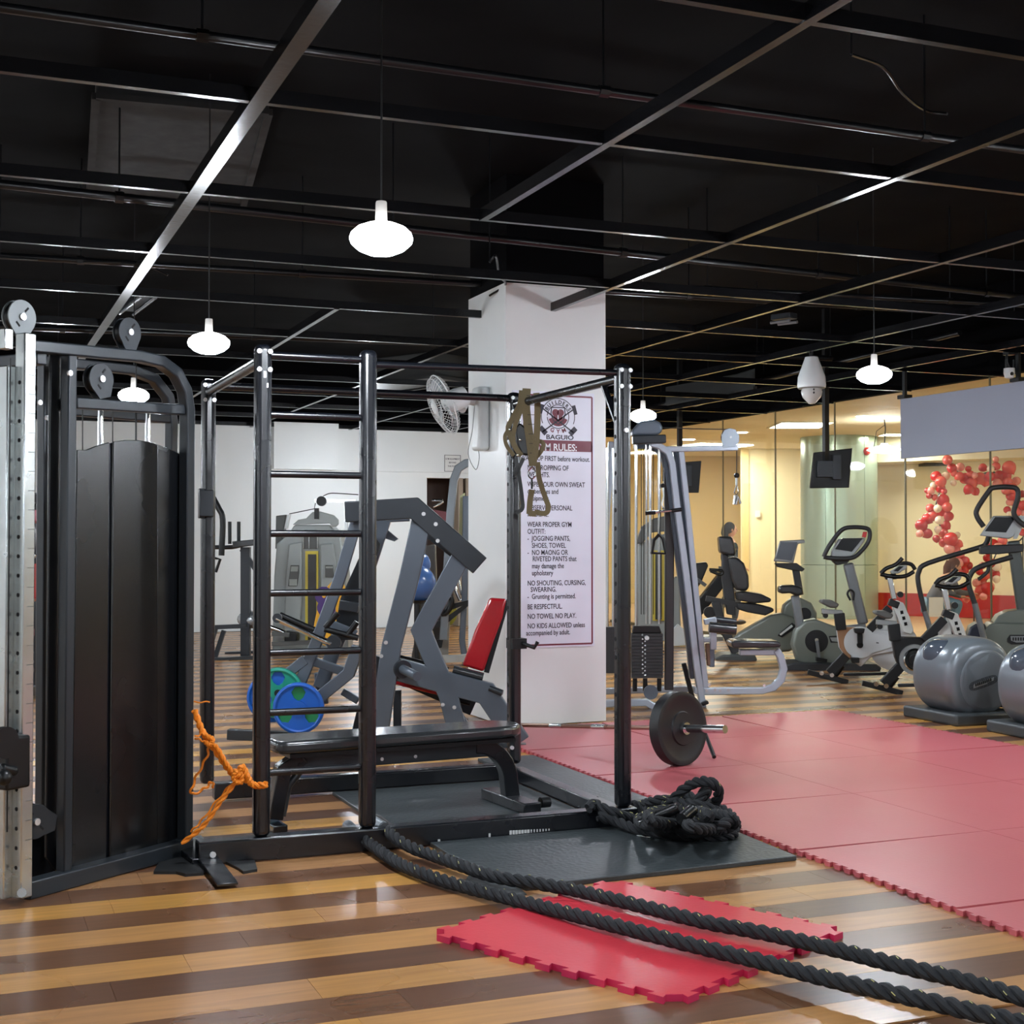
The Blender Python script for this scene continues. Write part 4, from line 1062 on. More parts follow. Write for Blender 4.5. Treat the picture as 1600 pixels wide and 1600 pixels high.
# yellow bumper plate with a purple number
C_ = Pln(518, 1050)
yp = thing('wall_board', 'yellow round-topped board with a purple number leaning by the grey tower', 'board', C_.P)
C_.slab(MB(), [(489, 985), (494, 958), (500, 938), (510, 918), (523, 903), (532, 900), (540, 920), (532, 960), (508, 1010), (489, 996)], 0, .04).build('board', mat('warm_yellow_board', (232, 172, 36), .4), yp, bevel=.01)
text('number', '8', .42, C_(499, 964, -.003), Matrix.Rotation(-TH, 3, 'Z') @ Matrix.Rotation(-.22, 3, 'Y') @ RX, mat('purple_print', (74, 48, 120), .5), yp, 'LEFT', .001, .9, 1, .02)

# grey looped frame behind, beside the column, with its brown shrouds
D = Pln(690, 1040)
gf = thing('loop_frame_machine', 'grey looped-frame machine with chrome handles just left of the column', 'gym machine', D.P)
D.bar(MB(), [(742, 722), (728, 724), (716, 732), (709, 750), (704, 800), (700, 870), (697, 935), (693, 1000)], 0, .09, .09).build('loop_tube', mat('grey_loop_paint', (128, 136, 142), .35, .3), gf, bevel=.01)
D.bar(MB(), [(728, 775), (726, 935), (722, 1000), (728, 1040)], .1, .07, .09).build('loop_tube', GREYST, gf, bevel=.01)
D.slab(MB(), [(719, 775), (726, 770), (724, 860), (716, 860)], .2, .04).build('pale_panel', mat('pale_yellow_panel', (196, 196, 150), .5), gf)
D.slab(MB(), [(655, 962), (690, 952), (702, 965), (690, 1000), (668, 1040), (640, 1040)], .3, .25).build('shroud', mat('brown_black_shroud', (56, 52, 48), .45), gf, bevel=.02)
D.slab(MB(), [(655, 855), (680, 850), (683, 960), (650, 965)], .5, .2).build('shroud', MATS['brown_black_shroud'], gf, bevel=.02)
D.rod(MB(), [(688, 930), (700, 930), (706, 938), (702, 952), (692, 960), (690, 945), (688, 930)], -.1, .03, sm=3).build('grip_loop', PLAS, gf)
D.bar(MB(), [(700, 950), (735, 940), (690, 975), (655, 975)], 0, .07, .05).build('lever', PLAS, gf)
D.rod(MB(), [(708, 900), (713, 925), (719, 938)], 0, .022, sm=2).build('chrome_rod', CHROME, gf); D.rod(MB(), [(714, 895), (721, 930)], .2, .02).build('chrome_rod', CHROME, gf)
D.rod(MB(), [(677, 792), (688, 787), (691, 782), (675, 782)], .3, .016, sm=2).build('chrome_handle', CHROME, gf)
D.slab(MB(), [(676, 796), (700, 800), (700, 830), (676, 826)], .8, .1).build('red_pad', mat('deep_red_pad', (80, 28, 34), .4), gf)
D.bar(MB(), [(684, 1030), (730, 1028)], .0, .08, .1).build('base_tube', mat('pale_base', (170, 172, 168), .4), gf)
D.slab(MB(), [(688, 970), (703, 966), (700, 1028), (684, 1032)], .35, .06).build('pale_leg', MATS['pale_base'], gf)
D.slab(MB(), [(683, 1000), (693, 998), (690, 1012), (681, 1014)], .2, .05).build('foot_block', PLAS, gf)
D.disc(MB(), 693, 958, .16, .55, .06).build('yellow_disc', mat('dull_yellow_disc', (150, 140, 40), .5), gf)
D.rod(MB(), [(660, 1005), (672, 985), (676, 1000), (668, 1025)], .2, .02, sm=3).build('strap_loop', mat('khaki_strap', (130, 116, 88), .7), gf)
# gym balls
E_ = Pln(655, 1045)
ballm = mat('blue_gym_ball', (62, 96, 150), .25)
for px, py, r, off, l in ((652, 912, .2, -.35, 'blue exercise ball glimpsed through the grey press frame'), (653, 882, .14, -.1, 'smaller blue ball above the larger blue exercise ball')):
    p = E_(px, py, off); o = MB().ball((0, 0, 0), r, 24, 16).build('exercise_ball', ballm); o.location = p; tag(o, l, 'ball')
rk = thing('ball_stand', 'dark post stand carrying the blue exercise balls', 'stand', E_(652, 1040, -.3))
p = E_(652, 912, -.35); MB().cyl((p.x, p.y, .0), (p.x, p.y, p.z - .19), .035, 12).build('post', PLAS, rk); MB().lathe([(.05, 0), (.13, .03), (.14, .035), (.05, .02)], (p.x, p.y, p.z - .21), n=20).build('cup', DARKG, rk)
p2_ = E_(653, 882, -.1); MB().cyl((p2_.x, p2_.y, .0), (p2_.x, p2_.y, p2_.z - .13), .035, 12).build('post', PLAS, rk)
MB().box(((p.x + p2_.x) / 2, (p.y + p2_.y) / 2, .03), (.3, .5, .06)).build('base', DARKG, rk)
# cluttered machine glimpsed between the posts at the far left
G_ = Pln(40, 1110, P=gr(50, 1090))
cm = thing('red_padded_machine', 'machine with red pads glimpsed behind the silver posts', 'gym machine', G_.P)
G_.slab(MB(), [(-20, 775), (58, 772), (58, 785), (-20, 788)], 0, .3).build('top_rail', PLAS, cm)
G_.slab(MB(), [(40, 900), (54, 880), (54, 935), (41, 942)], 0, .2).build('red_pad', mat('red_pad', (150, 30, 36), .35), cm, bevel=.01)
G_.slab(MB(), [(-10, 845), (3, 845), (4, 915), (-10, 915)], 0, .2).build('red_pad', MATS['red_pad'], cm, bevel=.01)
G_.slab(MB(), [(42, 800), (56, 796), (56, 815), (44, 818)], 0, .2).build('pink_pad', mat('pink_pad', (150, 90, 100), .4), cm, bevel=.01)
G_.bar(MB(), [(44, 815), (52, 835), (42, 890)], .3, .06, .06).build('frame_tube', DARKG, cm)
G_.bar(MB(), [(52, 770), (50, 1090)], .6, .08, .08).build('upright', DARKG, cm); G_.bar(MB(), [(4, 930), (4, 1090)], .3, .08, .08).build('upright', mat('green_dark_frame', (24, 70, 56), .4), cm)
G_.bar(MB(), [(44, 863), (52, 868), (44, 880)], -.1, .04, .04).build('chrome_link', CHROME, cm)
G_.bar(MB(), [(35, 1080), (60, 1078)], 0, .07, .3).build('base', DARKG, cm)
G_.bar(MB(), [(-30, 785), (-28, 1090)], .3, .08, .08).build('upright', DARKG, cm); G_.bar(MB(), [(-30, 850), (50, 850)], .35, .06, .06).build('cross_tube', DARKG, cm); G_.bar(MB(), [(-30, 905), (50, 900)], .35, .06, .06).build('cross_tube', DARKG, cm)
G_.bar(MB(), [(-40, 1085), (60, 1085)], .3, .08, .9).build('base_tube', DARKG, cm); G_.slab(MB(), [(-14, 985), (30, 985), (30, 1000), (-14, 1000)], -.2, .4).build('seat_pad', MATS['red_pad'], cm, bevel=.02); G_.bar(MB(), [(8, 1000), (8, 1085)], .0, .08, .08).build('seat_post', DARKG, cm)
for y in (1020, 1034, 1047): G_.rod(MB(), [(36, y), (52, y)], .1, .02).build('cross_rod', STEEL, cm)
# ================================================================ SILVER LAT PULLDOWN WITH WEIGHT STACK
la = thing('lat_pulldown_machine', 'silver grey lat pulldown with black weight stack and low padded seat', 'gym machine', gr(1060, 1105))
Q = Pln(1095, 1103, yaw=0)
dark_s = mat('tube_side_grey', (96, 106, 118), .35, .3)  # darker grey also gives the silver tubes their shaded left sides
def qbar(pts, off, t, w_=.07, nm='frame_tube', m=SILV, sm=0, bv=.008):
    P = [Q(x, y, off) for x, y in pts]
    if sm: P = smoothpath(P, sm)
    return MB().poly_beam(P, w_, t, (Q.f + Q.u * 1.0).normalized() if False else Q.f).build(nm, m, la, bevel=bv)
curve = [(988, 690), (1012, 693), (1030, 700), (1042, 712), (1048, 735), (1053, 780), (1078, 950), (1098, 1100)]
qbar([(1016, 693), (1030, 697), (1044, 707), (1050, 725), (1056, 780), (1072, 900), (1088, 1040), (1098, 1105)], .0, .055, .09)
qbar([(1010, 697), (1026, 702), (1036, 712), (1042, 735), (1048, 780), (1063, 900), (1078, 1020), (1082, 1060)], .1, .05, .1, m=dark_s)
qbar([(1063, 700), (1074, 800), (1086, 920), (1103, 1085)], .02, .05, .09)
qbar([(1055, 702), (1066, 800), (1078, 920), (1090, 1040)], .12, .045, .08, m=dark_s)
qbar([(1040, 702), (1153, 700)], -.02, .048, .05)
qbar([(1085, 1078), (1095, 1080), (1190, 1079), (1208, 1074), (1220, 1062), (1224, 1045), (1219, 1025), (1212, 1015)], .0, .06, .07)
qbar([(1155, 1019), (1216, 1019)], .02, .05, .09)
MB().prism([Q(x, y, -.1) for x, y in ((1142, 1004), (1148, 1001), (1215, 1002), (1222, 1006), (1220, 1012), (1145, 1013))], Q.f * .3).build('seat_pad', VINYL, la, bevel=.02)
qbar([(1100, 972), (1119, 968)], 0, .05, .06); qbar([(1114, 972), (1114, 1015)], 0, .055, .07); qbar([(1098, 1000), (1116, 1000)], 0, .04, .05)
qbar([(1105, 1005), (1108, 1040)], .0, .035, .05, m=mat('rusty_brown_sleeve', (108, 80, 62), .5)); qbar([(1112, 1012), (1112, 1042)], .0, .045, .05, m=dark_s)
for o_ in (-.2, .12): MB().cyl(Q(1108, 980, o_), Q(1150, 984, o_ - .0), .045, 16).build('knee_roller', VINYL, la)
MB().cyl(Q(1118, 968, .1), Q(1150, 972, .1), .03, 12).build('knee_roller', DARKG, la)
# pulleys at the top
c = Q(1141, 683, -.02); MB().prism([Q(x, y, -.05) for x, y in ((1130, 700), (1128, 688), (1128, 680), (1132, 672), (1140, 669), (1149, 671), (1155, 680), (1155, 690), (1149, 698))], Q.f * .008).build('pulley_guard', mat('blue_grey_plate', (138, 148, 158), .4, .2), la, bevel=.002)
MB().cyl(Q(1140, 683, -.035), Q(1140, 683, .0), .075, 24).build('pulley_wheel', PLAS, la); MB().cyl(Q(1142, 683, -.055), Q(1142, 683, -.04), .01, 8).build('bolt', BOLT, la)
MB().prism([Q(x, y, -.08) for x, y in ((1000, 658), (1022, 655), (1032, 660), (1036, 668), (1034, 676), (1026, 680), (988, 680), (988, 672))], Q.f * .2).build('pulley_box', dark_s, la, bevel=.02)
qbar([(988, 688), (1040, 686)], -.05, .07, .1, m=DARKG)
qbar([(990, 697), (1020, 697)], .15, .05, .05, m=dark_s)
for pts in ([(1034, 668), (1080, 670), (1135, 671)], [(1151, 700), (1151, 742)], [(1036, 708), (1036, 752)]):
    Q.rod(MB(), pts, -.03, .0045, 6).build('cable', PLAS, la)
# rods, stack
for px, o_ in ((994, .0), (1010, .05), (1016, -.02), (1030, .0)):
    MB().cyl(Q(px, 695, o_), Q(px, 975 if px != 994 else 980, o_), .013 if px != 1010 else .01, 12).build('guide_rod', CHROME, la)
for px in (1002, 1006, 1021): MB().cyl(Q(px, 700, .05), Q(px, 960, .05), .004, 6).build('cable', PLAS, la)
pm_ = mat('weight_stack_black', (40, 42, 44), .45)
y0, y1 = 990, 1060
for k in range(14):
    a = y0 + (y1 - y0) * k / 14; b = y0 + (y1 - y0) * (k + .9) / 14
    MB().prism([Q(x, y, -.06) for x, y in ((987, a), (1036, a), (1036, b), (987, b))], Q.f * .12).build('weight', pm_, la)
MB().prism([Q(x, y, -.05) for x, y in ((990, 978), (1030, 978), (1034, 989), (988, 989))], Q.f * .1).build('stack_head', PLAS, la, bevel=.006)
Q.disc(MB(), 1011, 997, .018, -.1, .04).build('selector_pin', WHITE, la)
pn = MB(); [pn.cyl(Q(1004 + (k % 2) * 4, 992 + k * 3.3, -.062), Q(1004 + (k % 2) * 4, 992 + k * 3.3, -.06), .008, 8) for k in range(20)]; pn.build('pin_hole', STEEL, la, kind='stuff')
for px in (992, 1008, 1030): MB().cyl(Q(px, 1060, 0), Q(px, 1080, 0), .02, 10).build('rubber_stop', PLAS, la)
MB().prism([Q(x, y, .05) for x, y in ((945, 980), (964, 980), (964, 1052), (945, 1052))], Q.f * .12).build('left_stack', pm_, la, bevel=.003)
for px in (949, 958): MB().cyl(Q(px, 700, .1), Q(px, 980, .1), .012, 10).build('guide_rod', CHROME, la)
qbar([(955, 690), (946, 850), (944, 960)], .2, .05, .05, m=SILV)
qbar([(1043, 702), (1046, 860), (1045, 1078)], .1, .075, .06, m=mat('dark_brown_tube', (44, 40, 42), .4))
# feet
qbar([(944, 1099), (1010, 1097), (1026, 1107), (1040, 1100)], -.1, .06, .1); qbar([(944, 1080), (1010, 1078), (1085, 1076)], .35, .05, .08)
Q.disc(MB(), 1017, 1082, .06, -.14, .03).build('floor_pulley', dark_s, la)
qbar([(1096, 1100), (1106, 1096)], -.05, .03, .1, m=PLAS, nm='rubber_foot'); qbar([(1068, 1036), (1078, 1075), (1085, 1100)], .25, .04, .05, m=BLACKM)
bm_ = MB(); [bolt(bm_, Q(x, y, -.036), -Q.f, .012, .006) for x, y in ((1104, 1079), (1117, 1078), (1125, 1079), (1138, 1078), (1108, 1070), (1194, 1071))]; bm_.build('bolt', BOLT, la, kind='stuff')
# attachments hanging from the cables
h1 = thing('pulley_bar', 'short black straight bar hanging by the weight stack rods', 'cable attachment', Q(1036, 800, -.12))
MB().cyl(Q(1008, 802, -.12), Q(1064, 796, -.12), .012, 10).build('bar', CHROME, h1); MB().cyl(Q(1008, 802, -.12), Q(1024, 800.5, -.12), .017, 10).build('grip', PLAS, h1); MB().cyl(Q(1049, 798, -.12), Q(1065, 796, -.12), .017, 10).build('grip', PLAS, h1)
MB().ball(Q(1036, 759, -.05), .022, 10, 8).build('stop_ball', PLAS, h1); Q.rod(MB(), [(1036, 762), (1037, 775), (1034, 788), (1037, 796)], -.08, .008, 6).build('chain', CHROME, h1)
h2 = thing('handle_cluster', 'chrome and black handle hanging under the silver pulley arm', 'cable attachment', Q(1151, 780, -.04))
MB().ball(Q(1151, 743, -.03), .024, 10, 8).build('stop_ball', PLAS, h2); Q.rod(MB(), [(1151, 746), (1151, 758)], -.03, .012, 8).build('link', CHROME, h2)
Q.rod(MB(), [(1151, 757), (1147, 770), (1151, 774), (1154, 768), (1151, 757)], -.03, .006, 6).build('carabiner', CHROME, h2)
Q.rod(MB(), [(1149, 774), (1147, 788), (1150, 788), (1153, 776), (1157, 787)], -.03, .014, 8).build('handle', CHROME, h2)
h3 = thing('stirrup_handle', 'black stirrup handle hanging in front of the chrome rods', 'cable attachment', Q(1030, 850, -.15))
Q.rod(MB(), [(1030, 835), (1022, 844), (1019, 864), (1040, 865), (1036, 842), (1030, 835)], -.13, .014, 8).build('stirrup', PLAS, h3)
Q.rod(MB(), [(1032, 800), (1031, 836)], -.13, .006, 6).build('strap', PLAS, h3)
# dark arch machine seen behind the rods
W = Pln(1010, 1010)
am = thing('arched_machine', 'dark arched machine with a yellow-edged window behind the chrome rods', 'gym machine', W.P)
W.slab(MB(), [(997, 840), (1003, 823), (1022, 810), (1040, 806), (1052, 812), (1060, 830), (1060, 845), (1045, 830), (1020, 832), (1004, 848), (996, 850)], 0, .15).build('hood', dgr, am, bevel=.01)
W.slab(MB(), [(998, 850), (1045, 832), (1046, 1000), (996, 1005)], .1, .2).build('shroud', grey_s, am, bevel=.01)
W.slab(MB(), [(1020, 860), (1038, 860), (1038, 970), (1020, 970)], .05, .05).build('guard_frame', yel, am); W.slab(MB(), [(1024, 864), (1034, 864), (1034, 968), (1024, 968)], .03, .05).build('weight_window', MATS['dark_window'], am)
W.slab(MB(), [(1046, 905), (1062, 900), (1064, 980), (1046, 985)], .1, .2).build('seat_back', grey_s, am, bevel=.02); W.slab(MB(), [(1046, 990), (1060, 975), (1075, 990), (1076, 1008), (1046, 1010)], .0, .2).build('pale_cover', WHITE, am, bevel=.01)
# ================================================================ CARDIO ROW
gsh = mat('olive_grey_machine_shell', (120, 126, 118), .3, .25, scale=2, var=.02); gsh2 = mat('blue_grey_machine_shell', (112, 120, 126), .3, .25, scale=2, spec=.6, var=.02)
scrm = mat('dark_screen', (20, 22, 27), .12); screen_g = mat('grey_screen', (92, 98, 108), .25); trimg = mat('pale_console_trim', (150, 154, 154), .3, .4); armg = mat('dark_handlebar', (44, 45, 47), .5); postg = mat('grey_mast', (120, 124, 128), .35, .4)
def pear(c, r, e=(2.0, 3.2), n=36, m=18, cut=None, taperz=0):
    """rounded drum shell; e: roundness seen from the side and across the width"""
    mb = MB(); vs = []; fs = []
    sg = lambda v, p: math.copysign(abs(v) ** p, v)
    for i in range(m + 1):
        a = -pi / 2 + pi * i / m
        for k in range(n):
            t = 2 * pi * k / n
            # the width axis (local y) is the pole axis
            y = sg(sin(a), 2 / e[1]); q = sg(cos(a), 2 / e[1]); x = q * sg(cos(t), 2 / e[0]); z = q * sg(sin(t), 2 / e[0])
            z_ = max(z, cut) if cut is not None else z
            vs.append(Vector(c) + Vector((x * r[0] * (1 - taperz * min(0, z) * -1), y * r[1], z_ * r[2])))
    for i in range(m):
        for k in range(n): fs.append((i * n + k, i * n + (k + 1) % n, (i + 1) * n + (k + 1) % n, (i + 1) * n + k))
    return mb.add(vs, fs)
def logo_oval(parent, c, w, h, yoff, rx):
    n = 20; P = []
    for k in range(n):
        t = 2 * pi * k / n; x = math.copysign(abs(cos(t)) ** .5, cos(t)) * w / 2; z = math.copysign(abs(sin(t)) ** .7, sin(t)) * h / 2
        v = Matrix.Rotation(rx, 3, 'Y') @ Vector((x, 0, z)); P.append(Vector(c) + v)
    MB().prism(P, (0, yoff, 0)).build('badge', PLAS, parent, local=True)
    P = [Vector(c) + Vector((0, -.004, 0)) + Matrix.Rotation(rx, 3, 'Y') @ Vector((x * w, 0, z * h)) for x, z in ((-.36, -.2), (.1, -.22), (.14, -.12), (.34, -.1), (.38, .2), (-.3, .2), (-.34, .1))]
    MB().prism(P, (0, .003, 0)).build('badge_plate', trimg, parent, local=True)
    for k in range(9):
        (bmk2 := MB() if k == 0 else bmk2).box(Vector(c) + Vector((0, -.0055, 0)) + Matrix.Rotation(rx, 3, 'Y') @ Vector((w * (-.27 + .065 * k), 0, 0.005)), (.012, .002, .022))
    bmk2.build('badge_mark', PLAS, parent, local=True, kind='stuff')
Kc = gr(1494, 1136); 
el = thing('cross_trainer', 'whole grey drum-shaped cross trainer, left one of the two nearest', 'exercise machine', (Kc.x, Kc.y, 0), radians(-3))
MB().prism([(0, 0, .0), (.5, 0, .0), (.62, .1, 0), (.62, .68, .0), (0, .68, .0)], (0, 0, .09)).build('base', mat('dark_grey_base', (66, 70, 72), .4, .1), el, bevel=.02, local=True)
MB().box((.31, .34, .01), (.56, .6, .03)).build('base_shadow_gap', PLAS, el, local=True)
drum = pear((.30, .33, .355), (.31, .26, .305), (2.3, 6.5), n=48, m=28).build('drum_shell', gsh2, el, local=True)
MB().lathe([(.225, -.008), (.24, 0), (.225, .008), (.215, .008), (.215, -.008)], (.33, .075, .33), (0, 1, 0), 40).build('side_seam', gsh2, el, local=True)
pear((.15, .35, .5), (.145, .14, .135), (2.4, 3)).build('window_cover', mat('smoky_cover', (70, 78, 88), .12), el, local=True)
MB().ball((.018, .35, .44), (.008, .025, .012), 12, 8).build('light_dot', mat('green_dot', (170, 200, 90), .4), el, local=True)
logo_oval(el, (.30, .067, .315), .27, .075, .008, -.25)
MB().box((.76, .34, .2), (.3, .4, .22)).build('crank_housing', PLAS, el, local=True, bevel=.03)
for y in (.14, .54):
    MB().tube([(.8, y, .3), (1.3, y, .14), (1.7, y, .12)], .03, 10).build('pedal_arm', armg, el, local=True)
MB().box((1.75, .34, .1), (.4, .5, .1)).build('front_base', MATS['dark_grey_base'], el, local=True, bevel=.02)
MB().tube([(1.75, .34, .1), (1.68, .34, 1.2)], .05, 12).build('mast', postg, el, local=True)
el2 = copy_tree(el); d = gr(1542, 1143) - gr(1415, 1119); el2.location = Vector((Kc.x + d.x + .02, Kc.y + d.y, 0)); el2['label'] = 'grey drum-shaped cross trainer cut off by the right edge of the view'
for o in (el, el2): o['group'] = 'cross trainers beside the red floor'
# machine behind them with screen and long handrails
M = Pln(1570, 1062, yaw=14)
hm = thing('walking_trainer', 'olive grey trainer with a tilted black screen, looped handle and handrails', 'exercise machine', M.P)
M.slab(MB(), [(1537, 985), (1548, 974), (1560, 973), (1640, 975), (1640, 1028), (1560, 1024), (1545, 1018), (1536, 1005)], 0, .45).build('shell', gsh, hm, bevel=.02)
M.slab(MB(), [(1553, 972), (1560, 962), (1575, 955), (1592, 953), (1640, 955), (1640, 974), (1553, 974)], .05, .35).build('top_cover', gsh, hm, bevel=.02)
M.slab(MB(), [(1530, 1030), (1535, 1022), (1650, 1030), (1650, 1062), (1540, 1062)], -.05, .6).build('base', PLAS, hm, bevel=.01)
M.slab(MB(), [(1511, 995), (1516, 980), (1527, 973), (1540, 975), (1542, 1003), (1512, 1003)], .0, .35).build('rear_cover', mat('navy_shell', (40, 46, 62), .3), hm, bevel=.02)
M.slab(MB(), [(1574, 998), (1578, 992), (1640, 992), (1640, 1007), (1580, 1007), (1574, 1003)], -.02, .02).build('badge', PLAS, hm); M.slab(MB(), [(1579, 994), (1640, 994), (1640, 1003), (1588, 1004), (1580, 1001)], -.028, .01).build('badge_plate', trimg, hm)
bmk = MB()
for k in range(5): M.slab(bmk, [(1582 + k * 4, 996), (1584.5 + k * 4, 996), (1584.5 + k * 4, 1001), (1582 + k * 4, 1001)], -.032, .003)
bmk.build('badge_mark', PLAS, hm, kind='stuff')
M.bar(MB(), [(1583, 845), (1600, 965)], .15, .12, .1).build('mast', mat('dark_olive_mast', (84, 90, 88), .35, .3), hm, bevel=.02)
M.slab(MB(), [(1552, 806), (1600, 806), (1584, 838), (1577, 842), (1531, 837)], .0, .05).build('console', trimg, hm, bevel=.008); M.slab(MB(), [(1555, 808), (1587, 808), (1572, 832), (1539, 830)], -.012, .02).build('screen', scrm, hm)
M.slab(MB(), [(1594, 806), (1606, 806), (1589, 842), (1583, 842)], .0, .03).build('console_edge', trimg, hm)
M.slab(MB(), [(1532, 855), (1545, 852), (1600, 850), (1600, 862), (1560, 866), (1532, 866)], .02, .2).build('console_arm', armg, hm, bevel=.01)
rail = lambda pts, off, r=.026, nm='handrail', m=armg: M.rod(MB(), pts, off, r, sm=4).build(nm, m, hm)
rail([(1537, 823), (1527, 808), (1527, 795), (1545, 768), (1553, 762), (1580, 761), (1590, 766), (1590, 780), (1584, 800), (1590, 812), (1602, 822)], -.1, .026, 'looped_handle')
rail([(1545, 838), (1540, 850), (1528, 856), (1450, 880), (1436, 893), (1435, 912), (1445, 955), (1459, 1000)], .45)
rail([(1582, 870), (1530, 886), (1516, 899), (1514, 915), (1525, 950), (1541, 1012)], -.35)
rail([(1545, 882), (1543, 893), (1532, 903), (1528, 905)], -.3, .018)
M.rod(MB(), [(1445, 955), (1459, 1003)], .45, .03).build('rail_sleeve', postg, hm); M.rod(MB(), [(1523, 943), (1541, 1012)], -.35, .03).build('rail_sleeve', postg, hm)

# upright bike with the open oval handlebar
U = Pln(1300, 1045, yaw=4)
ub = thing('upright_bike', 'grey upright exercise bike with an oval handlebar, in front of the clad column', 'exercise bike', U.P)
U.slab(MB(), [(1238, 1008), (1243, 985), (1258, 970), (1275, 967), (1295, 975), (1310, 980), (1345, 980), (1345, 1030), (1330, 1042), (1262, 1042), (1246, 1032)], 0, .22).build('shell', gsh, ub, bevel=.03)
U.disc(MB(), 1276, 1002, .125, -.01, .02, 30).build('crank_disc', PLAS, ub)
U.bar(MB(), [(1276, 1000), (1280, 1028)], -.05, .035, .02).build('crank', postg, ub, bevel=.004); U.slab(MB(), [(1276, 1027), (1293, 1030), (1292, 1035), (1276, 1033)], -.1, .08).build('pedal', PLAS, ub)
U.disc(MB(), 1276, 1000, .02, -.06, .04, 14).build('crank_bolt', CHROME, ub)
U.slab(MB(), [(1295, 994), (1310, 993), (1310, 1004), (1298, 1004)], -.01, .02).build('badge', PLAS, ub); U.slab(MB(), [(1297, 996), (1310, 996), (1310, 1003), (1300, 1002)], -.016, .01).build('badge_plate', trimg, ub)
U.slab(MB(), [(1226, 1040), (1240, 1036), (1370, 1038), (1378, 1043), (1375, 1050), (1225, 1049)], -.15, .5).build('base', armg, ub, bevel=.015)
U.bar(MB(), [(1242, 930), (1251, 985)], .08, .09, .08).build('seat_post', postg, ub, bevel=.015)
U.slab(MB(), [(1217, 921), (1221, 915), (1240, 914), (1254, 918), (1256, 928), (1247, 932), (1235, 927), (1220, 928)], -.03, .24).build('saddle', VINYL, ub, bevel=.025)
U.bar(MB(), [(1325, 880), (1349, 975)], .05, .11, .1).build('mast', postg, ub, bevel=.025); U.bar(MB(), [(1352, 978), (1315, 982)], .05, .06, .1).build('mast_foot', postg, ub, bevel=.01)
U.slab(MB(), [(1299, 862), (1310, 842), (1352, 840), (1350, 848), (1334, 868), (1322, 872), (1299, 870)], .0, .06).build('console', trimg, ub, bevel=.012)
U.slab(MB(), [(1305, 858), (1316, 841), (1348, 841), (1331, 862)], -.012, .03).build('screen', scrm, ub)
U.slab(MB(), [(1298, 868), (1332, 868), (1325, 880), (1308, 883), (1300, 876)], .0, .1).build('console_neck', armg, ub, bevel=.01)
U.rod(MB(), [(1287, 870), (1295, 854), (1313, 830), (1328, 824), (1352, 825), (1359, 831), (1357, 846), (1345, 862), (1330, 872), (1298, 872), (1287, 870)], -.06, .024, sm=4).build('oval_handlebar', armg, ub)
U.slab(MB(), [(1349, 831), (1355, 831), (1353, 840), (1347, 839)], -.03, .02).build('stop_tab', mat('red_tab', (210, 50, 50), .4), ub)
U.rod(MB(), [(1329, 938), (1324, 928), (1328, 922), (1334, 926), (1333, 938)], .0, .012, sm=3).build('bottle_cage', PLAS, ub)

# recumbent bike facing the camera's right, black high seat
R = Pln(1160, 1030, yaw=4)
rb = thing('recumbent_bike', 'grey recumbent bike with a tall black seat and own screen, beside the silver pulldown', 'exercise bike', R.P)
R.slab(MB(), [(1142, 1000), (1150, 993), (1185, 972), (1205, 961), (1222, 958), (1245, 966), (1248, 1000), (1236, 1018), (1215, 1020), (1160, 1008)], .02, .22).build('shell', gsh, rb, bevel=.03)
R.slab(MB(), [(1222, 962), (1225, 946), (1236, 936), (1252, 934), (1268, 942), (1277, 958), (1277, 985), (1260, 1015), (1240, 1018)], .1, .2).build('front_wheel_cover', gsh, rb, bevel=.03)
R.disc(MB(), 1257, 960, .08, .08, .03).build('crank_disc', PLAS, rb)
R.slab(MB(), [(1215, 993), (1221, 987), (1238, 973), (1243, 977), (1241, 983), (1222, 996)], .0, .03).build('badge', PLAS, rb, bevel=.004); R.slab(MB(), [(1218, 991), (1237, 976), (1239, 979), (1220, 993)], -.01, .02).build('badge_plate', WHITE, rb)
R.slab(MB(), [(1123, 838), (1144, 838), (1149, 853), (1150, 868), (1140, 868), (1125, 864)], 0, .3).build('headrest', VINYL, rb, bevel=.03)
R.slab(MB(), [(1128, 862), (1138, 868), (1148, 930), (1150, 962), (1136, 960), (1128, 905)], .1, .1).build('seat_spine', armg, rb, bevel=.01)
R.slab(MB(), [(1138, 872), (1152, 870), (1163, 880), (1170, 900), (1171, 918), (1166, 924), (1150, 922), (1143, 905)], -.02, .36).build('backrest', VINYL, rb, bevel=.04)
R.slab(MB(), [(1150, 926), (1165, 924), (1190, 928), (1206, 936), (1204, 941), (1178, 943), (1152, 938)], -.05, .42).build('seat', VINYL, rb, bevel=.03)
R.slab(MB(), [(1151, 942), (1180, 943), (1208, 950), (1210, 955), (1196, 962), (1168, 957), (1152, 952)], .02, .28).build('seat_base', armg, rb, bevel=.02)
R.bar(MB(), [(1103, 935), (1130, 940), (1152, 945)], .1, .06, .06).build('seat_frame', armg, rb); R.bar(MB(), [(1118, 940), (1127, 975), (1150, 1020)], .1, .1, .1).build('rear_leg', armg, rb, bevel=.01)
R.rod(MB(), [(1108, 890), (1128, 892), (1126, 898), (1110, 892)], -.1, .018, sm=3).build('side_handle', PLAS, rb)
R.slab(MB(), [(1118, 1028), (1130, 1023), (1180, 1023), (1184, 1032), (1178, 1037), (1120, 1036)], -.1, .45).build('base', mat('dark_grey_base2', (70, 74, 74), .4), rb, bevel=.02)
R.disc(MB(), 1109, 957, .07, .1, .08).build('transport_wheel', PLAS, rb)
R.slab(MB(), [(1209, 877), (1219, 845), (1257, 843), (1258, 848), (1247, 850), (1240, 880)], .0, .05).build('console', trimg, rb, bevel=.01); R.slab(MB(), [(1212, 873), (1220, 847), (1246, 847), (1237, 876)], -.012, .02).build('screen', screen_g, rb)
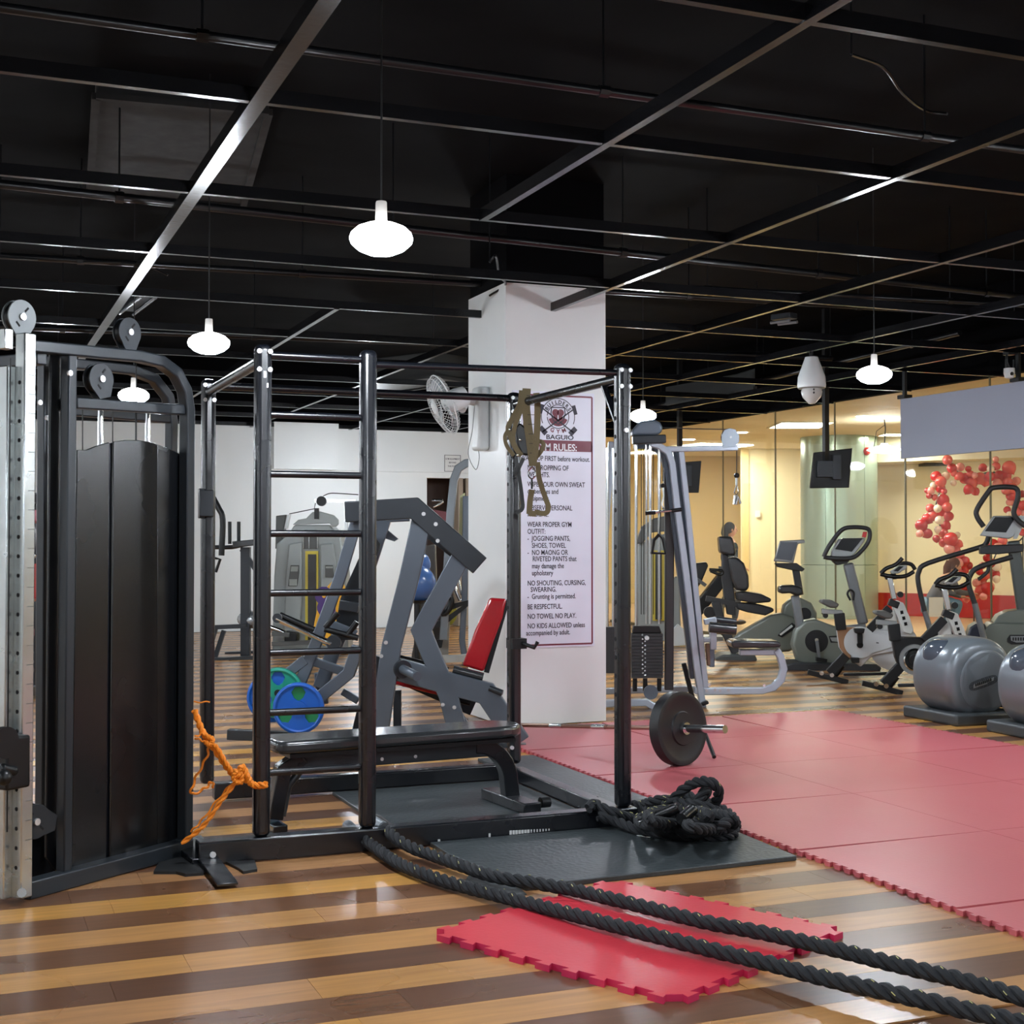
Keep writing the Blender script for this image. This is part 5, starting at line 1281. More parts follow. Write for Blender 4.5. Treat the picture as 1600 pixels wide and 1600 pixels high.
R.slab(MB(), [(1211, 880), (1245, 880), (1258, 889), (1254, 893), (1238, 891), (1215, 886)], .0, .12).build('console_tray', armg, rb, bevel=.01)
R.bar(MB(), [(1243, 888), (1250, 930)], .05, .08, .08).build('mast', armg, rb, bevel=.01)
# black slanting machine behind it
R2 = Pln(1110, 1000, yaw=4)
tm = thing('slanting_trainer', 'black slanting machine half hidden between the pulldown and the recumbent bike', 'exercise machine', R2.P)
R2.bar(MB(), [(1135, 895), (1088, 955)], .1, .17, .3).build('deck', PLAS, tm, bevel=.02); R2.slab(MB(), [(1087, 880), (1104, 878), (1107, 884), (1096, 910), (1086, 925)], .0, .2).build('upright_cover', VINYL, tm, bevel=.02)
R2.bar(MB(), [(1089, 905), (1103, 915)], -.05, .05, .05).build('bracket', postg, tm); R2.bar(MB(), [(1131, 905), (1094, 950)], -.02, .02, .05).build('deck_trim', CHROME, tm); R2.bar(MB(), [(1090, 950), (1092, 1000)], .1, .1, .2).build('leg', PLAS, tm)
R2.slab(MB(), [(1085, 995), (1130, 995), (1130, 1001), (1085, 1001)], .0, .5).build('base', grey_s, tm)

# two spinning bikes
def spin(x0, y0, k, lbl, body, side, ring, full):
    T_ = lambda pts: [(1292 + x0 + (q[0] - 1292) * k, 1068 + y0 + (q[1] - 1068) * k) for q in pts]
    base = T_([(1292, 1066)])[0]; S_ = Pln(base[0], base[1], yaw=6)
    t = thing('spinning_bike', lbl, 'exercise bike', S_.P, 0, 'spinning bikes in the cardio row')
    sl = lambda pts, off, th, nm, m, bv=.008: S_.slab(MB(), T_(pts), off, th).build(nm, m, t, bevel=bv)
    br_ = lambda pts, off, tt, w_, nm, m: S_.bar(MB(), T_(pts), off, tt, w_).build(nm, m, t, bevel=.006)
    rd = lambda pts, off, r, nm, m, sm=3: S_.rod(MB(), T_(pts), off, r, sm=sm).build(nm, m, t)
    sl([(1282, 940), (1286, 937), (1300, 938), (1312, 944), (1308, 950), (1298, 950), (1284, 943)], -.06, .2, 'saddle', mat('grey_saddle', (86, 86, 84), .4), .015)
    br_([(1284, 955), (1316, 957)], .0, .045, .05, 'seat_rail', trimg); sl([(1284, 951), (1289, 951), (1290, 960), (1284, 960)], 0, .05, 'rail_end', PLAS); S_.disc(MB(), *T_([(1290, 962)])[0], .025, -.02, .05).build('knob', PLAS, t)
    br_([(1311, 958), (1314, 984)], .0, .1, .08, 'seat_post', PLAS)
    sl(body, .0, .1, 'frame_body', side, .01)
    if full:
        sl([(1307, 979), (1338, 980), (1326, 1000), (1330, 1030), (1322, 1026), (1312, 1012)], -.012, .012, 'bronze_side', mat('bronze_side', (160, 122, 92), .3, .3))
        S_.disc(MB(), *T_([(1344, 1004)])[0], .155, -.03, .03, 32).build('chain_cover', ring, t); sl([(1350, 987), (1390, 992), (1394, 1012), (1362, 1022), (1350, 1026)], -.02, .03, 'belt_cover', ring)
        sl([(1359, 1002), (1373, 1004), (1373, 1005.5), (1359, 1004)], -.025, .004, 'cover_mark', armg, 0)
        S_.disc(MB(), *T_([(1344, 1008)])[0], .03, -.06, .05).build('crank_hub', PLAS, t); br_([(1344, 1006), (1343, 984)], -.07, .05, .03, 'crank', PLAS); sl([(1335, 982), (1352, 982), (1350, 990), (1337, 990)], -.16, .1, 'pedal', PLAS, .01)
        sl([(1330, 1028), (1343, 1028), (1343, 1036), (1332, 1036)], -.1, .08, 'pedal', PLAS, .004)
    else:
        c = T_([(1345, 1014)])[0]; S_.disc(MB(), *c, .14, -.03, .03, 32).build('chain_cover', trimg, t); S_.disc(MB(), *c, .05, -.05, .04, 20).build('crank_hub', PLAS, t); mb = MB(); p = S_(*c, -.04); mb.lathe([(.085, 0), (.095, -.01), (.105, 0)], p, S_.f, 28); mb.build('cover_ring', CHROME, t)
        sl([(1345, 998), (1375, 1000), (1395, 1006), (1395, 1020), (1350, 1030)], .0, .04, 'belt_cover', trimg)
    br_([(1322, 1024), (1296, 1052)], .02, .09, .07, 'rear_strut', PLAS); rd([(1316, 1040), (1304, 1056)], .1, .03, 'spring', PLAS, 0)
    br_([(1262, 1050), (1325, 1066)], -.02, .05, .05, 'rear_foot', PLAS)
    br_([(1318, 1054), (1390, 1052)], .15, .03, .05, 'floor_beam', DARKG)
    for q in ((1284, 1052), (1300, 1055)): S_.disc(MB(), *T_([q])[0], .022, -.06, .04, 10).build('adjuster', CHROME, t)
    # front half: flywheel, perforated arch, stem, bars
    c = T_([(1397, 1010)])[0]; mb = MB(); mb.lathe([(.2, 0), (.24, 0), (.24, .03), (.2, .03)], S_(*c, .05), S_.f, 36); mb.lathe([(.02, .005), (.2, .005), (.2, .02), (.02, .02)], S_(*c, .05), S_.f, 28); mb.build('flywheel', side, t)
    wm = mat('off_white_frame', (216, 218, 214), .3)
    sl([(1402, 938), (1412, 942), (1422, 965), (1428, 985), (1424, 992), (1412, 988), (1402, 962), (1396, 950)], -.02, .12, 'perforated_arch', wm, .01)
    for q in ((1409, 957), (1412, 966), (1415, 975)): sl([(q[0] - 2.5, q[1] - 2.5), (q[0] + 2, q[1] - 3), (q[0] + 3, q[1] + 2), (q[0] - 1.5, q[1] + 3)], -.026, .01, 'arch_hole', dark, 0)
    br_([(1390, 950), (1358, 984)], .0, .08, .06, 'slanted_beam', PLAS); br_([(1377, 962), (1368, 972)], -.01, .02, .02, 'beam_label', trimg)
    sl([(1385, 960), (1400, 952), (1404, 985), (1378, 985)], .04, .08, 'flywheel_guard', wm, .01)
    br_([(1398, 938), (1394, 948)], .0, .1, .08, 'head_tube', PLAS); br_([(1390, 902), (1397, 936)], .0, .05, .04, 'handle_stem', CHROME)
    S_.disc(MB(), *T_([(1407, 929)])[0], .03, -.02, .05).build('knob', PLAS, t)
    sl([(1382, 898), (1400, 896), (1402, 905), (1385, 906)], .0, .08, 'stem_head', PLAS)
    rd([(1376, 896), (1385, 888), (1400, 882), (1410, 872)], -.12, .02, 'handlebar', PLAS); rd([(1376, 897), (1395, 901), (1415, 900), (1428, 893)], -.05, .02, 'handlebar', PLAS); rd([(1402, 884), (1412, 880), (1424, 882), (1430, 890)], .2, .02, 'handlebar', PLAS)
    sl([(1392, 893), (1404, 884), (1418, 883), (1416, 889), (1404, 896), (1394, 897)], -.08, .08, 'display', trimg); sl([(1396, 892), (1405, 885), (1412, 885), (1403, 893)], -.088, .02, 'display_glass', scrm, 0)
    return t
bodyA = [(1307, 979), (1350, 981), (1396, 986), (1398, 1018), (1365, 1024), (1345, 1042), (1322, 1026), (1312, 1012)]
spin(0, 0, 1, 'white bodied spinning bike whose saddle is beside the upright bike mast', bodyA, mat('white_cover', (208, 212, 214), .3), mat('white_cover', (208, 212, 214), .3), True)
bodyB = [(1309, 978), (1360, 979), (1395, 985), (1392, 1020), (1345, 1036), (1322, 1030), (1314, 1010)]
spin(85, 17, 1.0, 'black bodied spinning bike left of the nearest drum shell', bodyB, PLAS, trimg, False)
# ================================================================ SCREEN, TELEVISIONS, CAMERAS
SX = 9.3
ps = [onx(1409, 624, SX), onx(1640, 593.5, SX), onx(1640, 705, SX), onx(1409, 717, SX)]
zt, zbm = ps[0].z, ps[3].z; ya, yb = ps[0].y, onx(1640, 600, SX).y
sc_ = thing('projector_screen', 'large blank grey hanging panel above the cardio machines', 'screen', (SX, (ya + yb) / 2, zbm))
MB().box((SX, (ya + yb) / 2, (zt + zbm) / 2), (.04, ya - yb, zt - zbm)).build('panel', mat('grey_screen_panel', (150, 156, 172), .5, var=.03, scale=1), sc_, bevel=.004)
for y in (ya - .05, yb + .4): MB().box((SX, y, (zt + GZ) / 2), (.03, .04, GZ - zt)).box((SX, y, zt + .02), (.1, .12, .04)).build('hanger', PLAS, sc_)
def tv(pts, pole, Z, lbl, side=.06):
    ts_ = [dep(x, y, Z) for x, y in pts]; c = sum(ts_, Vector()) / 4
    t = thing('hanging_television', lbl, 'television', c, 0, 'televisions hung in front of the glass')
    n = (ts_[1] - ts_[0]).cross(ts_[3] - ts_[0]).normalized(); f = ray(800, 845).normalized(); n = n if n.dot(f) > 0 else -n
    MB().prism(ts_, n * side).build('casing', PLAS, t, bevel=.008)
    top = dep(pole[0], pole[1], Z); q = dep(pole[0] + .3, pole[2], Z - .05)
    MB().beam((top.x, top.y, q.z), (top.x, top.y, 4.2), .06, .06).build('pole', BLACKM, t)
    MB().box((top.x, top.y, c.z), (.22, .1, .2), rot=-TH).box((top.x + .1, top.y - .08, c.z + .02), (.1, .04, .3), rot=-TH).build('bracket', DARKG, t, bevel=.006)
    return t
tv([(1272, 707), (1332, 700), (1327, 762), (1266, 763)], (1290, 632, 745), 16.6, 'black hung television seen from behind, in front of the clad column')
tv([(1069, 722), (1096, 720), (1092, 770), (1073, 770)], (1062, 664, 740), 20.0, 'black hung television just right of the silver pulldown tubes')
p = dep(1268, 563, 13); dm = thing('dome_camera', 'white dome security camera hanging from the ceiling grid', 'camera', (p.x, p.y, p.z))
s_ = 13 / F_PX
MB().lathe([(.02, .03), (.06, .03), (.07, .0), (.1, -.08), (.128, -.16), (.134, -.24), (.13, -.26), (.02, -.26)], n=28).build('housing', WHITE, dm, local=True)
MB().lathe([(.128, -.262), (.12, -.27), (.02, -.27)], n=28).build('ring', mat('grey_ring', (120, 122, 120), .4), dm, local=True)
MB().lathe([(.09, -.265), (.1, -.3), (.085, -.35), (.03, -.41), (.0, -.415)], n=24).build('dome', mat('pale_dome', (190, 190, 186), .15), dm, local=True)
MB().ball((-.02, -.05, -.3), (.045, .045, .05), 16, 10).build('lens', PLAS, dm, local=True)
MB().cyl((0, 0, .03), (0, 0, 3.2 - p.z), .02, 10).build('stem', PLAS, dm, local=True)
p = dep(1577, 583, 13); wc = thing('small_security_camera', 'small white bullet-eyed camera above the grey hanging panel', 'camera', p)
MB().lathe([(.01, .05), (.05, .045), (.052, .0), (.04, -.045), (.01, -.055)], n=20).build('body', WHITE, wc, local=True); MB().ball((-.01, -.045, -.01), .018, 12, 8).build('lens', PLAS, wc, local=True)
MB().tube([(0, 0, .05), (-.03, 0, .1), (-.03, 0, .18), (0, 0, 3.2 - p.z)], .012, 8).box((0, 0, .2), (.08, .08, .06)).build('bracket', PLAS, wc, local=True)
for x in (-.04, .05): MB().cyl((x, 0, .03), (x, 0, .13), .008, 8).build('antenna', PLAS, wc, local=True)
# ================================================================ PEOPLE IN THE LOBBY
skinm = mat('skin', (198, 146, 116), .5); hairb = mat('black_hair', (10, 8, 8), .8, spec=.1); hairbr = mat('brown_hair', (84, 48, 30), .8, spec=.1)
def skin_obj(name, V, E, Rr, m, parent, sub=2):
    me = bpy.data.meshes.new(name); me.from_pydata([tuple(v) for v in V], E, [])
    o = bpy.data.objects.new(name, me); COL.objects.link(o); o.parent = parent
    sk = o.modifiers.new('skin', 'SKIN')
    if not me.skin_vertices: 
        bm = bmesh.new(); bm.from_mesh(me); bm.verts.layers.skin.verify(); bm.to_mesh(me); bm.free()
    for i, r in enumerate(Rr):
        sv = me.skin_vertices[0].data[i]; sv.radius = r if isinstance(r, tuple) else (r, r); sv.use_root = (i == 0)
    s_ = o.modifiers.new('sub', 'SUBSURF'); s_.levels = sub; s_.render_levels = sub; sk.use_smooth_shade = True
    me.materials.append(m); return o
def person(lbl, loc, rz, J, cols, group=None):
    """J: joints in a frame where the person faces +x; one continuous body, clothing as shells over it"""
    t = thing('person', lbl, 'person', loc, rz)
    names = list(J); idx = {n: i for i, n in enumerate(names)}
    rad = dict(pelvis=(.13, .11), waist=(.115, .1), chest=(.14, .11), shoulders=(.1, .08), neck=.05, head0=.05, lsh=.055, rsh=.055, lel=.042, rel=.042, lwr=.03, rwr=.03, lhand=.028, rhand=.028, lhip=.09, rhip=.09, lkn=.06, rkn=.06, lan=.042, ran=.042, lto=.035, rto=.035)
    ed = [('pelvis', 'waist'), ('waist', 'chest'), ('chest', 'shoulders'), ('shoulders', 'neck'), ('neck', 'head0'), ('shoulders', 'lsh'), ('lsh', 'lel'), ('lel', 'lwr'), ('lwr', 'lhand'), ('shoulders', 'rsh'), ('rsh', 'rel'), ('rel', 'rwr'), ('rwr', 'rhand'),
          ('pelvis', 'lhip'), ('lhip', 'lkn'), ('lkn', 'lan'), ('lan', 'lto'), ('pelvis', 'rhip'), ('rhip', 'rkn'), ('rkn', 'ran'), ('ran', 'rto')]
    body = skin_obj('body', [J[n] for n in names], [(idx[a], idx[b]) for a, b in ed], [rad[n] for n in names], skinm, t)
    def shell(nm, keep, grow, m):
        ns = [n for n in names if n in keep]; ii = {n: i for i, n in enumerate(ns)}
        r = [tuple(x * grow + .008 for x in rad[n]) if isinstance(rad[n], tuple) else rad[n] * grow + .008 for n in ns]
        skin_obj(nm, [J[n] for n in ns], [(ii[a], ii[b]) for a, b in ed if a in ii and b in ii], r, m, t)
    shell('jacket', ('pelvis', 'waist', 'chest', 'shoulders', 'lsh', 'lel', 'lwr', 'rsh', 'rel', 'rwr'), 1.1, cols[0])
    shell('trousers', ('pelvis', 'lhip', 'lkn', 'lan', 'rhip', 'rkn', 'ran'), 1.06, cols[1])
    for s_ in 'lr':
        a, b = Vector(J[s_ + 'an']), Vector(J[s_ + 'to']); MB().ball((a + b) / 2 - Vector((0, 0, .01)), (.13, .045, .045), 14, 8).build('shoe', PLAS, t, local=True)
        h = Vector(J[s_ + 'hand']); w_ = Vector(J[s_ + 'wr']); d_ = (h - w_).normalized(); sd = d_.cross(Vector((0, 0, 1))).normalized() if abs(d_.z) < .9 else Vector((1, 0, 0))
        fm_ = MB()
        for k in range(4): a_ = h + sd * (.013 * (k - 1.5)); fm_.tube([a_, a_ + d_ * .04, a_ + d_ * (.07 - .006 * abs(k - 1.5)) + Vector((0, 0, -.012))], [.009, .008, .006], 8)
        fm_.tube([h - d_ * .02 + sd * .025, h + sd * .045 + d_ * .02], [.01, .007], 8); fm_.build('fingers', skinm, body, local=True)
    hd = Vector(J['head0']); fwd, up = [Vector(v).normalized() for v in cols[3]]; side = up.cross(fwd)
    Rm = Matrix((fwd, side, up)).transposed()
    c = hd + up * .08
    MB().ball(c, (.095, .075, .115), 24, 16, Rm).build('head', skinm, t, local=True)
    MB().tube([c + fwd * .09 + up * .02, c + fwd * .112 - up * .015, c + fwd * .09 - up * .025], [.008, .012, .008], 8).ball(c + side * .076, (.018, .01, .028), 8, 6, Rm).ball(c - side * .076, (.018, .01, .028), 8, 6, Rm).build('nose_and_ears', skinm, body, local=True)
    ey = MB(); [ey.ball(c + fwd * .084 + side * s_ * .032 + up * .012, (.009, .013, .007), 8, 6, Rm) for s_ in (-1, 1)]; ey.build('eyes', PLAS, body, local=True)
    MB().ball(c + fwd * .086 - up * .05, (.008, .022, .005), 8, 6, Rm).build('mouth', mat('lips', (150, 80, 76), .5), body, local=True)
    hm_ = MB().ball(c - fwd * .02 + up * .02, (.1, .086, .112), 24, 14, Rm)
    hm_.tube([c - fwd * .075 + up * .04, c - fwd * .1 - up * .06, c - fwd * .09 - up * cols[4] * .6, c - fwd * .07 - up * cols[4]], [.07, .065, .05, .02], 12)
    hm_.build('hair', cols[2], t, local=True); return t
PZ = 22.6
p = lob(1140, PZ)
Jw = dict(pelvis=(0, 0, .92), waist=(0, 0, 1.06), chest=(0, 0, 1.24), shoulders=(0, 0, 1.37), neck=(0.01, 0, 1.44), head0=(.02, 0, 1.5), lsh=(0, .17, 1.36), lel=(-.06, .2, 1.1), lwr=(.08, .2, .9), lhand=(.12, .2, .84), rsh=(0, -.17, 1.36), rel=(-.02, -.2, 1.1), rwr=(.16, -.18, .98), rhand=(.22, -.17, .95),
          lhip=(0, .09, .88), lkn=(.16, .09, .5), lan=(.1, .09, .09), lto=(.24, .09, .05), rhip=(0, -.09, .88), rkn=(-.06, -.09, .5), ran=(-.28, -.09, .14), rto=(-.16, -.09, .06))
person('person in a dark teal jacket with long black hair walking past the cream wall', (p.x, p.y, 0), -TH + .1, Jw, (mat('dark_teal_cloth', (20, 44, 50), .9, spec=.1), mat('navy_trousers', (36, 40, 54), .8), hairb, ((1, 0, -.02), (0, 0, 1)), .22))
p = lob(1466, 21.6)
Jc = dict(pelvis=(-.12, 0, .42), waist=(-.06, 0, .54), chest=(.06, 0, .72), shoulders=(.16, 0, .83), neck=(.2, 0, .88), head0=(.23, 0, .93), lsh=(.15, .17, .82), lel=(.22, .2, .58), lwr=(.42, .16, .52), lhand=(.47, .15, .51), rsh=(.15, -.17, .82), rel=(.24, -.2, .6), rwr=(.44, -.15, .58), rhand=(.5, -.14, .58),
          lhip=(-.1, .1, .4), lkn=(.3, .14, .46), lan=(.12, .12, .08), lto=(.26, .12, .05), rhip=(-.1, -.1, .4), rkn=(.3, -.14, .44), ran=(.14, -.12, .08), rto=(.28, -.12, .05))
person('person with long brown hair crouching in blue jeans and grey jacket below the balloons', (p.x, p.y, 0), -TH, Jc, (mat('grey_jacket', (88, 86, 92), .8), mat('blue_jeans', (92, 122, 146), .8), hairbr, ((.9, 0, -.25), (.25, 0, .9)), .26))
pp = thing('paper_sheet', 'white paper sheet held low by the crouching person', 'paper', lob(1462, 21.2) + Vector((0, 0, .5)))
MB().box((0, 0, -.12), (.22, .004, .3), rot=-TH).build('sheet', WHITE, pp, local=True)

# ================================================================ BALLOON GARLAND
bal = {k: mat('balloon_' + k, c, .2, spec=.7, coat=.3) for k, c in dict(red=(206, 44, 48), coral=(226, 90, 84), deep=(176, 30, 36), pink=(238, 150, 140), cream=(246, 226, 204)).items()}
desc = dict(red='glossy red', coral='coral red', deep='dark red', pink='salmon pink', cream='cream white')
BZ = 21.9
bmesh_cache = {}
def balloon(px, py, rpx, k, off=0.0, lbl=None):
    if k not in bmesh_cache:
        mb = MB().lathe([(.0, -1.2), (.1, -1.16), (.05, -1.1), (.35, -.92), (.68, -.66), (.92, -.28), (1, .08), (.94, .42), (.74, .74), (.42, .95), (.0, 1.03)], n=18); bmesh_cache[k] = mb.mesh('balloon', bal[k])
    o = bpy.data.objects.new('balloon', bmesh_cache[k]); COL.objects.link(o)
    o.location = dep(px, py, BZ + off); r = rpx * BZ / F_PX; o.scale = (r, r, r); o.rotation_euler = (random.uniform(-1, 1), random.uniform(-1, 1), random.uniform(0, 6))
    tag(o, lbl or (desc[k] + ' balloon in the garland arch seen through the glass'), 'balloon', 'balloons of the garland arch'); return o
fix = [(1478, 744, 6.5, 'cream'), (1480, 719, 8, 'coral'), (1487, 732, 8, 'red'), (1491, 740, 5.5, 'coral'), (1463, 745, 9, 'red'), (1470, 753, 9, 'coral'), (1459, 759, 6, 'cream'), (1455, 767, 6, 'pink'), (1449, 767, 5, 'deep'), (1469, 763, 8, 'red'), (1460, 777, 5, 'coral'), (1452, 775, 5, 'deep'), (1474, 782, 10, 'red'), (1465, 795, 6.5, 'cream'), (1453, 794, 7, 'coral'),
       (1480, 793, 8, 'coral'), (1482, 807, 8, 'red'), (1468, 813, 7, 'cream'), (1449, 811, 9, 'red'), (1457, 806, 9, 'coral'), (1440, 821, 10, 'deep'), (1437, 834, 6, 'pink'), (1449, 834, 8, 'deep'), (1466, 828, 6.5, 'cream'), (1478, 821, 8, 'red'), (1474, 833, 8, 'coral'), (1496, 836, 5, 'cream'), (1463, 842, 6, 'deep'), (1486, 843, 11, 'red'), (1498, 850, 7, 'coral'), (1475, 848, 8, 'red'), (1483, 858, 8.5, 'pink'), (1492, 862, 9, 'coral'),
       (1500, 870, 8, 'coral'), (1507, 877, 8, 'red'), (1497, 880, 8, 'pink'), (1513, 884, 7, 'deep'), (1506, 890, 8, 'red'), (1500, 730, 7, 'pink'), (1513, 733, 5, 'deep'), (1516, 741, 6, 'coral'), (1523, 743, 5, 'pink'), (1508, 748, 9, 'red'), (1499, 744, 7, 'red'), (1519, 755, 9, 'coral'), (1513, 765, 8, 'red'), (1524, 768, 7, 'red'), (1510, 767, 5, 'deep'), (1531, 748, 10, 'coral'), (1536, 731, 7, 'red'), (1548, 733, 6, 'cream'), (1540, 752, 9, 'coral'),
       (1556, 729, 7, 'coral'), (1561, 744, 9, 'red'), (1577, 731, 11, 'coral'), (1571, 744, 10, 'red'), (1559, 756, 8, 'pink'), (1575, 754, 8, 'coral'), (1588, 752, 7, 'pink'), (1582, 763, 8, 'coral'), (1572, 766, 8, 'coral'), (1579, 775, 8, 'red'), (1588, 775, 8, 'coral'), (1597, 772, 6, 'deep'), (1578, 785, 6, 'pink'), (1574, 797, 6, 'red'), (1588, 787, 8, 'red'), (1600, 790, 8, 'red'), (1590, 799, 8, 'coral'), (1604, 803, 8, 'pink'), (1577, 804, 5, 'cream'), (1597, 832, 6, 'red'), (1602, 818, 8, 'red'),
       (1497, 745, 6, 'coral'), (1490, 755, 5, 'cream'), (1475, 768, 5, 'red'), (1470, 800, 8, 'red'), (1547, 745, 8, 'red'), (1556, 718, 5, 'pink'),
       (1566, 846, 8, 'coral'), (1552, 851, 9, 'red'), (1560, 856, 8, 'pink'), (1543, 872, 7, 'deep'), (1550, 880, 7, 'red'), (1535, 884, 6, 'pink'), (1558, 886, 7, 'cream'), (1548, 897, 8, 'pink'), (1556, 897, 7, 'red'), (1539, 900, 7, 'coral'), (1530, 893, 6, 'red'), (1535, 912, 8, 'coral'), (1546, 917, 8, 'pink'), (1543, 920, 10, 'red'), (1532, 922, 9, 'coral'), (1524, 930, 8, 'pink'), (1515, 928, 7, 'red'), (1510, 936, 6, 'coral'), (1526, 911, 7, 'pink'), (1506, 918, 7, 'red'), (1537, 932, 6, 'pink'), (1557, 905, 6, 'cream')]
special = {0: 'cream white balloon at the upper left bend of the arch', 13: 'cream white balloon nearest the top of the left garland strand beside pink', 20: 'big dark red balloon at the far left tip of the garland', 21: 'salmon pink balloon under the big dark red left tip balloon', 28: 'biggest red balloon halfway down the left strand', 54: 'largest coral balloon at the top right of the arch', 50: 'cream white balloon on the top of the arch', 26: 'small cream white balloon sticking out right of the left strand'}
def region(px, py):
    if px < 1446 and py > 805: return 'left tip cluster', 0
    if py >= 840 and px > 1500 and px > 1500 + (py - 840) * .35 and not (px < 1520 and py < 900): return 'lower right cluster', 1
    if px > 1562 and py > 760: return 'right strand', 1
    if px > 1495 and py < 772: return 'top run', 0
    return 'left strand', 1
rk_ = {}
for i, (px, py, r, k) in enumerate(fix): rk_.setdefault((k, region(px, py)), []).append(i)
ordn = ['first', 'second', 'third', 'fourth', 'fifth', 'sixth', 'seventh', 'eighth', 'ninth', 'tenth', 'eleventh', 'twelfth', 'thirteenth', 'fourteenth', 'fifteenth', 'sixteenth']
for (k, (rg, ax0)), ids in rk_.items():
    ids.sort(key=lambda i: fix[i][1] if ax0 else fix[i][0])
    for n_, i in enumerate(ids):
        if i in special: l = special[i]
        elif len(ids) == 1: l = 'only %s balloon in the %s of the garland' % (desc[k], rg)
        else: l = '%s balloon, %s from the %s in the %s of the garland' % (desc[k], ordn[n_], 'top' if ax0 else 'left', rg)
        px, py, r, _ = fix[i]; balloon(px, py, r, k, random.uniform(-.15, .15), l)
gs = thing('garland_frame', 'thin arch wire carrying the balloons', 'stand', lob(1520, BZ + .3))
def gw(px, py): return dep(px, py, BZ + .25)
MB().tube(smoothpath([gw(1440, 825), gw(1457, 805), gw(1468, 770), gw(1485, 735), gw(1515, 745), gw(1555, 738), gw(1585, 765), gw(1598, 800), gw(1598, 840), gw(1560, 860), gw(1545, 900), gw(1525, 930)], 6), .012, 6).build('wire', DARKG, gs)
MB().tube(smoothpath([gw(1460, 800), gw(1475, 835), gw(1495, 870), gw(1510, 900), gw(1520, 935), gw(1522, 975)], 6), .012, 6).build('wire', DARKG, gs)
a = gw(1598, 840); MB().cyl(a, (a.x, a.y, 0), .012, 8).build('wire', DARKG, gs)
# beacon, wall plates, modelled lamp reflection, dark box for a shaded recess
u0 = Vector((cos(TH + .23), -sin(TH + .23), 0)); f0 = Vector((sin(TH + .23), cos(TH + .23), 0)); bp_ = ccol + u0 * cr * .70 - f0 * cr * .714; bp_ = Vector((bp_.x, bp_.y, onpl(1353, 705, bp_, f0).z))
o = MB().lathe([(.0, .07), (.05, .06), (.07, .03), (.075, 0), (.0, 0)], (0, 0, 0), (u0 * .7 - f0 * .714), 16).build('alarm_bell', mat('alarm_red', (196, 40, 34), .3)); o.location = bp_; tag(o, 'round red alarm bell on the clad column', 'alarm')
def plate(px, py, w_, h_, nm, lbl, cat, m=WHITE):
    q = onpl(px, py, lob(1159, LZ - .03), (lob(1400, LZ) - lob(1159, LZ)).cross(Vector((0, 0, 1))).normalized())
    o = MB().box((0, 0, 0), (w_, .02, h_), rot=-TH).build(nm, m); o.location = q; tag(o, lbl, cat)
plate(1184, 803, .1, .14, 'wall_switch', 'small white switch plate on the cream lobby wall', 'switch', mat('switch_white', (246, 240, 220), .4))
q0, q1 = gr(1436, 727, soff - .03), gr(1562, 727, soff - .03)
o = MB().box((0, 0, 0), ((q1 - q0).length, .7, .05), rot=atan2((q1 - q0).y, (q1 - q0).x)).build('dark_recess_strip', mat('recess_shade_dark', (56, 54, 48), .5)); o.location = (q0 + q1) / 2; tag(o, 'dark ceiling strip above the balloon arch', 'ceiling_recess')  # dark-coloured box stands in for the shade of a ceiling recess
lp2 = thing('reflected_lamp_shape', 'glowing lamp shape with bent wires modelling a lamp reflection in the glass', 'lamp', dep(1382, 703, 21.5))  # glowing body added in place of a lamp reflection in the glass
MB().lathe([(.0, -.06), (.1, -.05), (.2, -.03), (.27, 0), (.2, .035), (.06, .07), (.05, .1), (.0, .1)], n=24).build('shade', mat('reflected_lamp_glow', (255, 252, 246), .4, emit=16), lp2, local=True)
zz = LH - lp2.location.z
MB().tube([(0, 0, .1), (.02, 0, zz * .7), (0, 0, zz)], .01, 6).tube([(-.2, 0, .03), (-.15, 0, zz * .6), (0, 0, zz * .8)], .006, 6).build('wire', PLAS, lp2, local=True)
for (x, y, s_) in ((1001, 693, .3), (1022, 693, .3)):
    q = onpl(x, y, Vector((0, YB + .05, 0)), (0, 1, 0)); o = MB().box((0, 0, 0), (.12 if x > 1010 else .16, .01, s_)).build('yellow_notice', mat('yellow_paper', (226, 212, 70), .5)); o.location = q; tag(o, 'yellow notice on the glass behind the chrome rods, %s' % ('left one' if x < 1010 else 'right one'), 'sign')

# ================================================================ CEILING SERVICES
pipem = mat('black_conduit', (20, 21, 24), .3, .3, spec=.6)
def pipe(a, b, z, r, lbl):
    A_, B_ = gr(a[0], a[1], z), gr(b[0], b[1], z); c = (A_ + B_) / 2
    t = thing('ceiling_conduit', lbl, 'pipe', c); MB().cyl(A_, B_, r, 10).build('pipe', pipem, t)
    mb = MB(); n = max(2, int((B_ - A_).length / 1.6)); d = (B_ - A_).normalized()
    for k in range(n):
        q = A_.lerp(B_, (k + .5) / n); mb.cyl(q - d * .025, q + d * .025, r * 1.35, 8); mb.cyl(q, (q.x, q.y, 4.2), .006, 6)
    mb.build('hanger', pipem, t, kind='stuff')
pipe((-60, 3), (1660, 243), 3.55, .022, 'upper conduit crossing above the biggest lamp')
pipe((-60, 281), (1660, 470), 3.5, .028, 'black conduit crossing just behind the biggest lamp')
pipe((-60, 396), (1700, 500), 3.45, .025, 'black conduit over the column head')
pipe((-60, 508), (1300, 560), 3.4, .03, 'low conduit crossing over the rack')
pipe((1660, 480), (900, 440), 3.4, .02, 'thin conduit over the dome camera')
pipe((1000, 640), (1500, 520), 3.5, .03, 'conduit running to the glass wall')
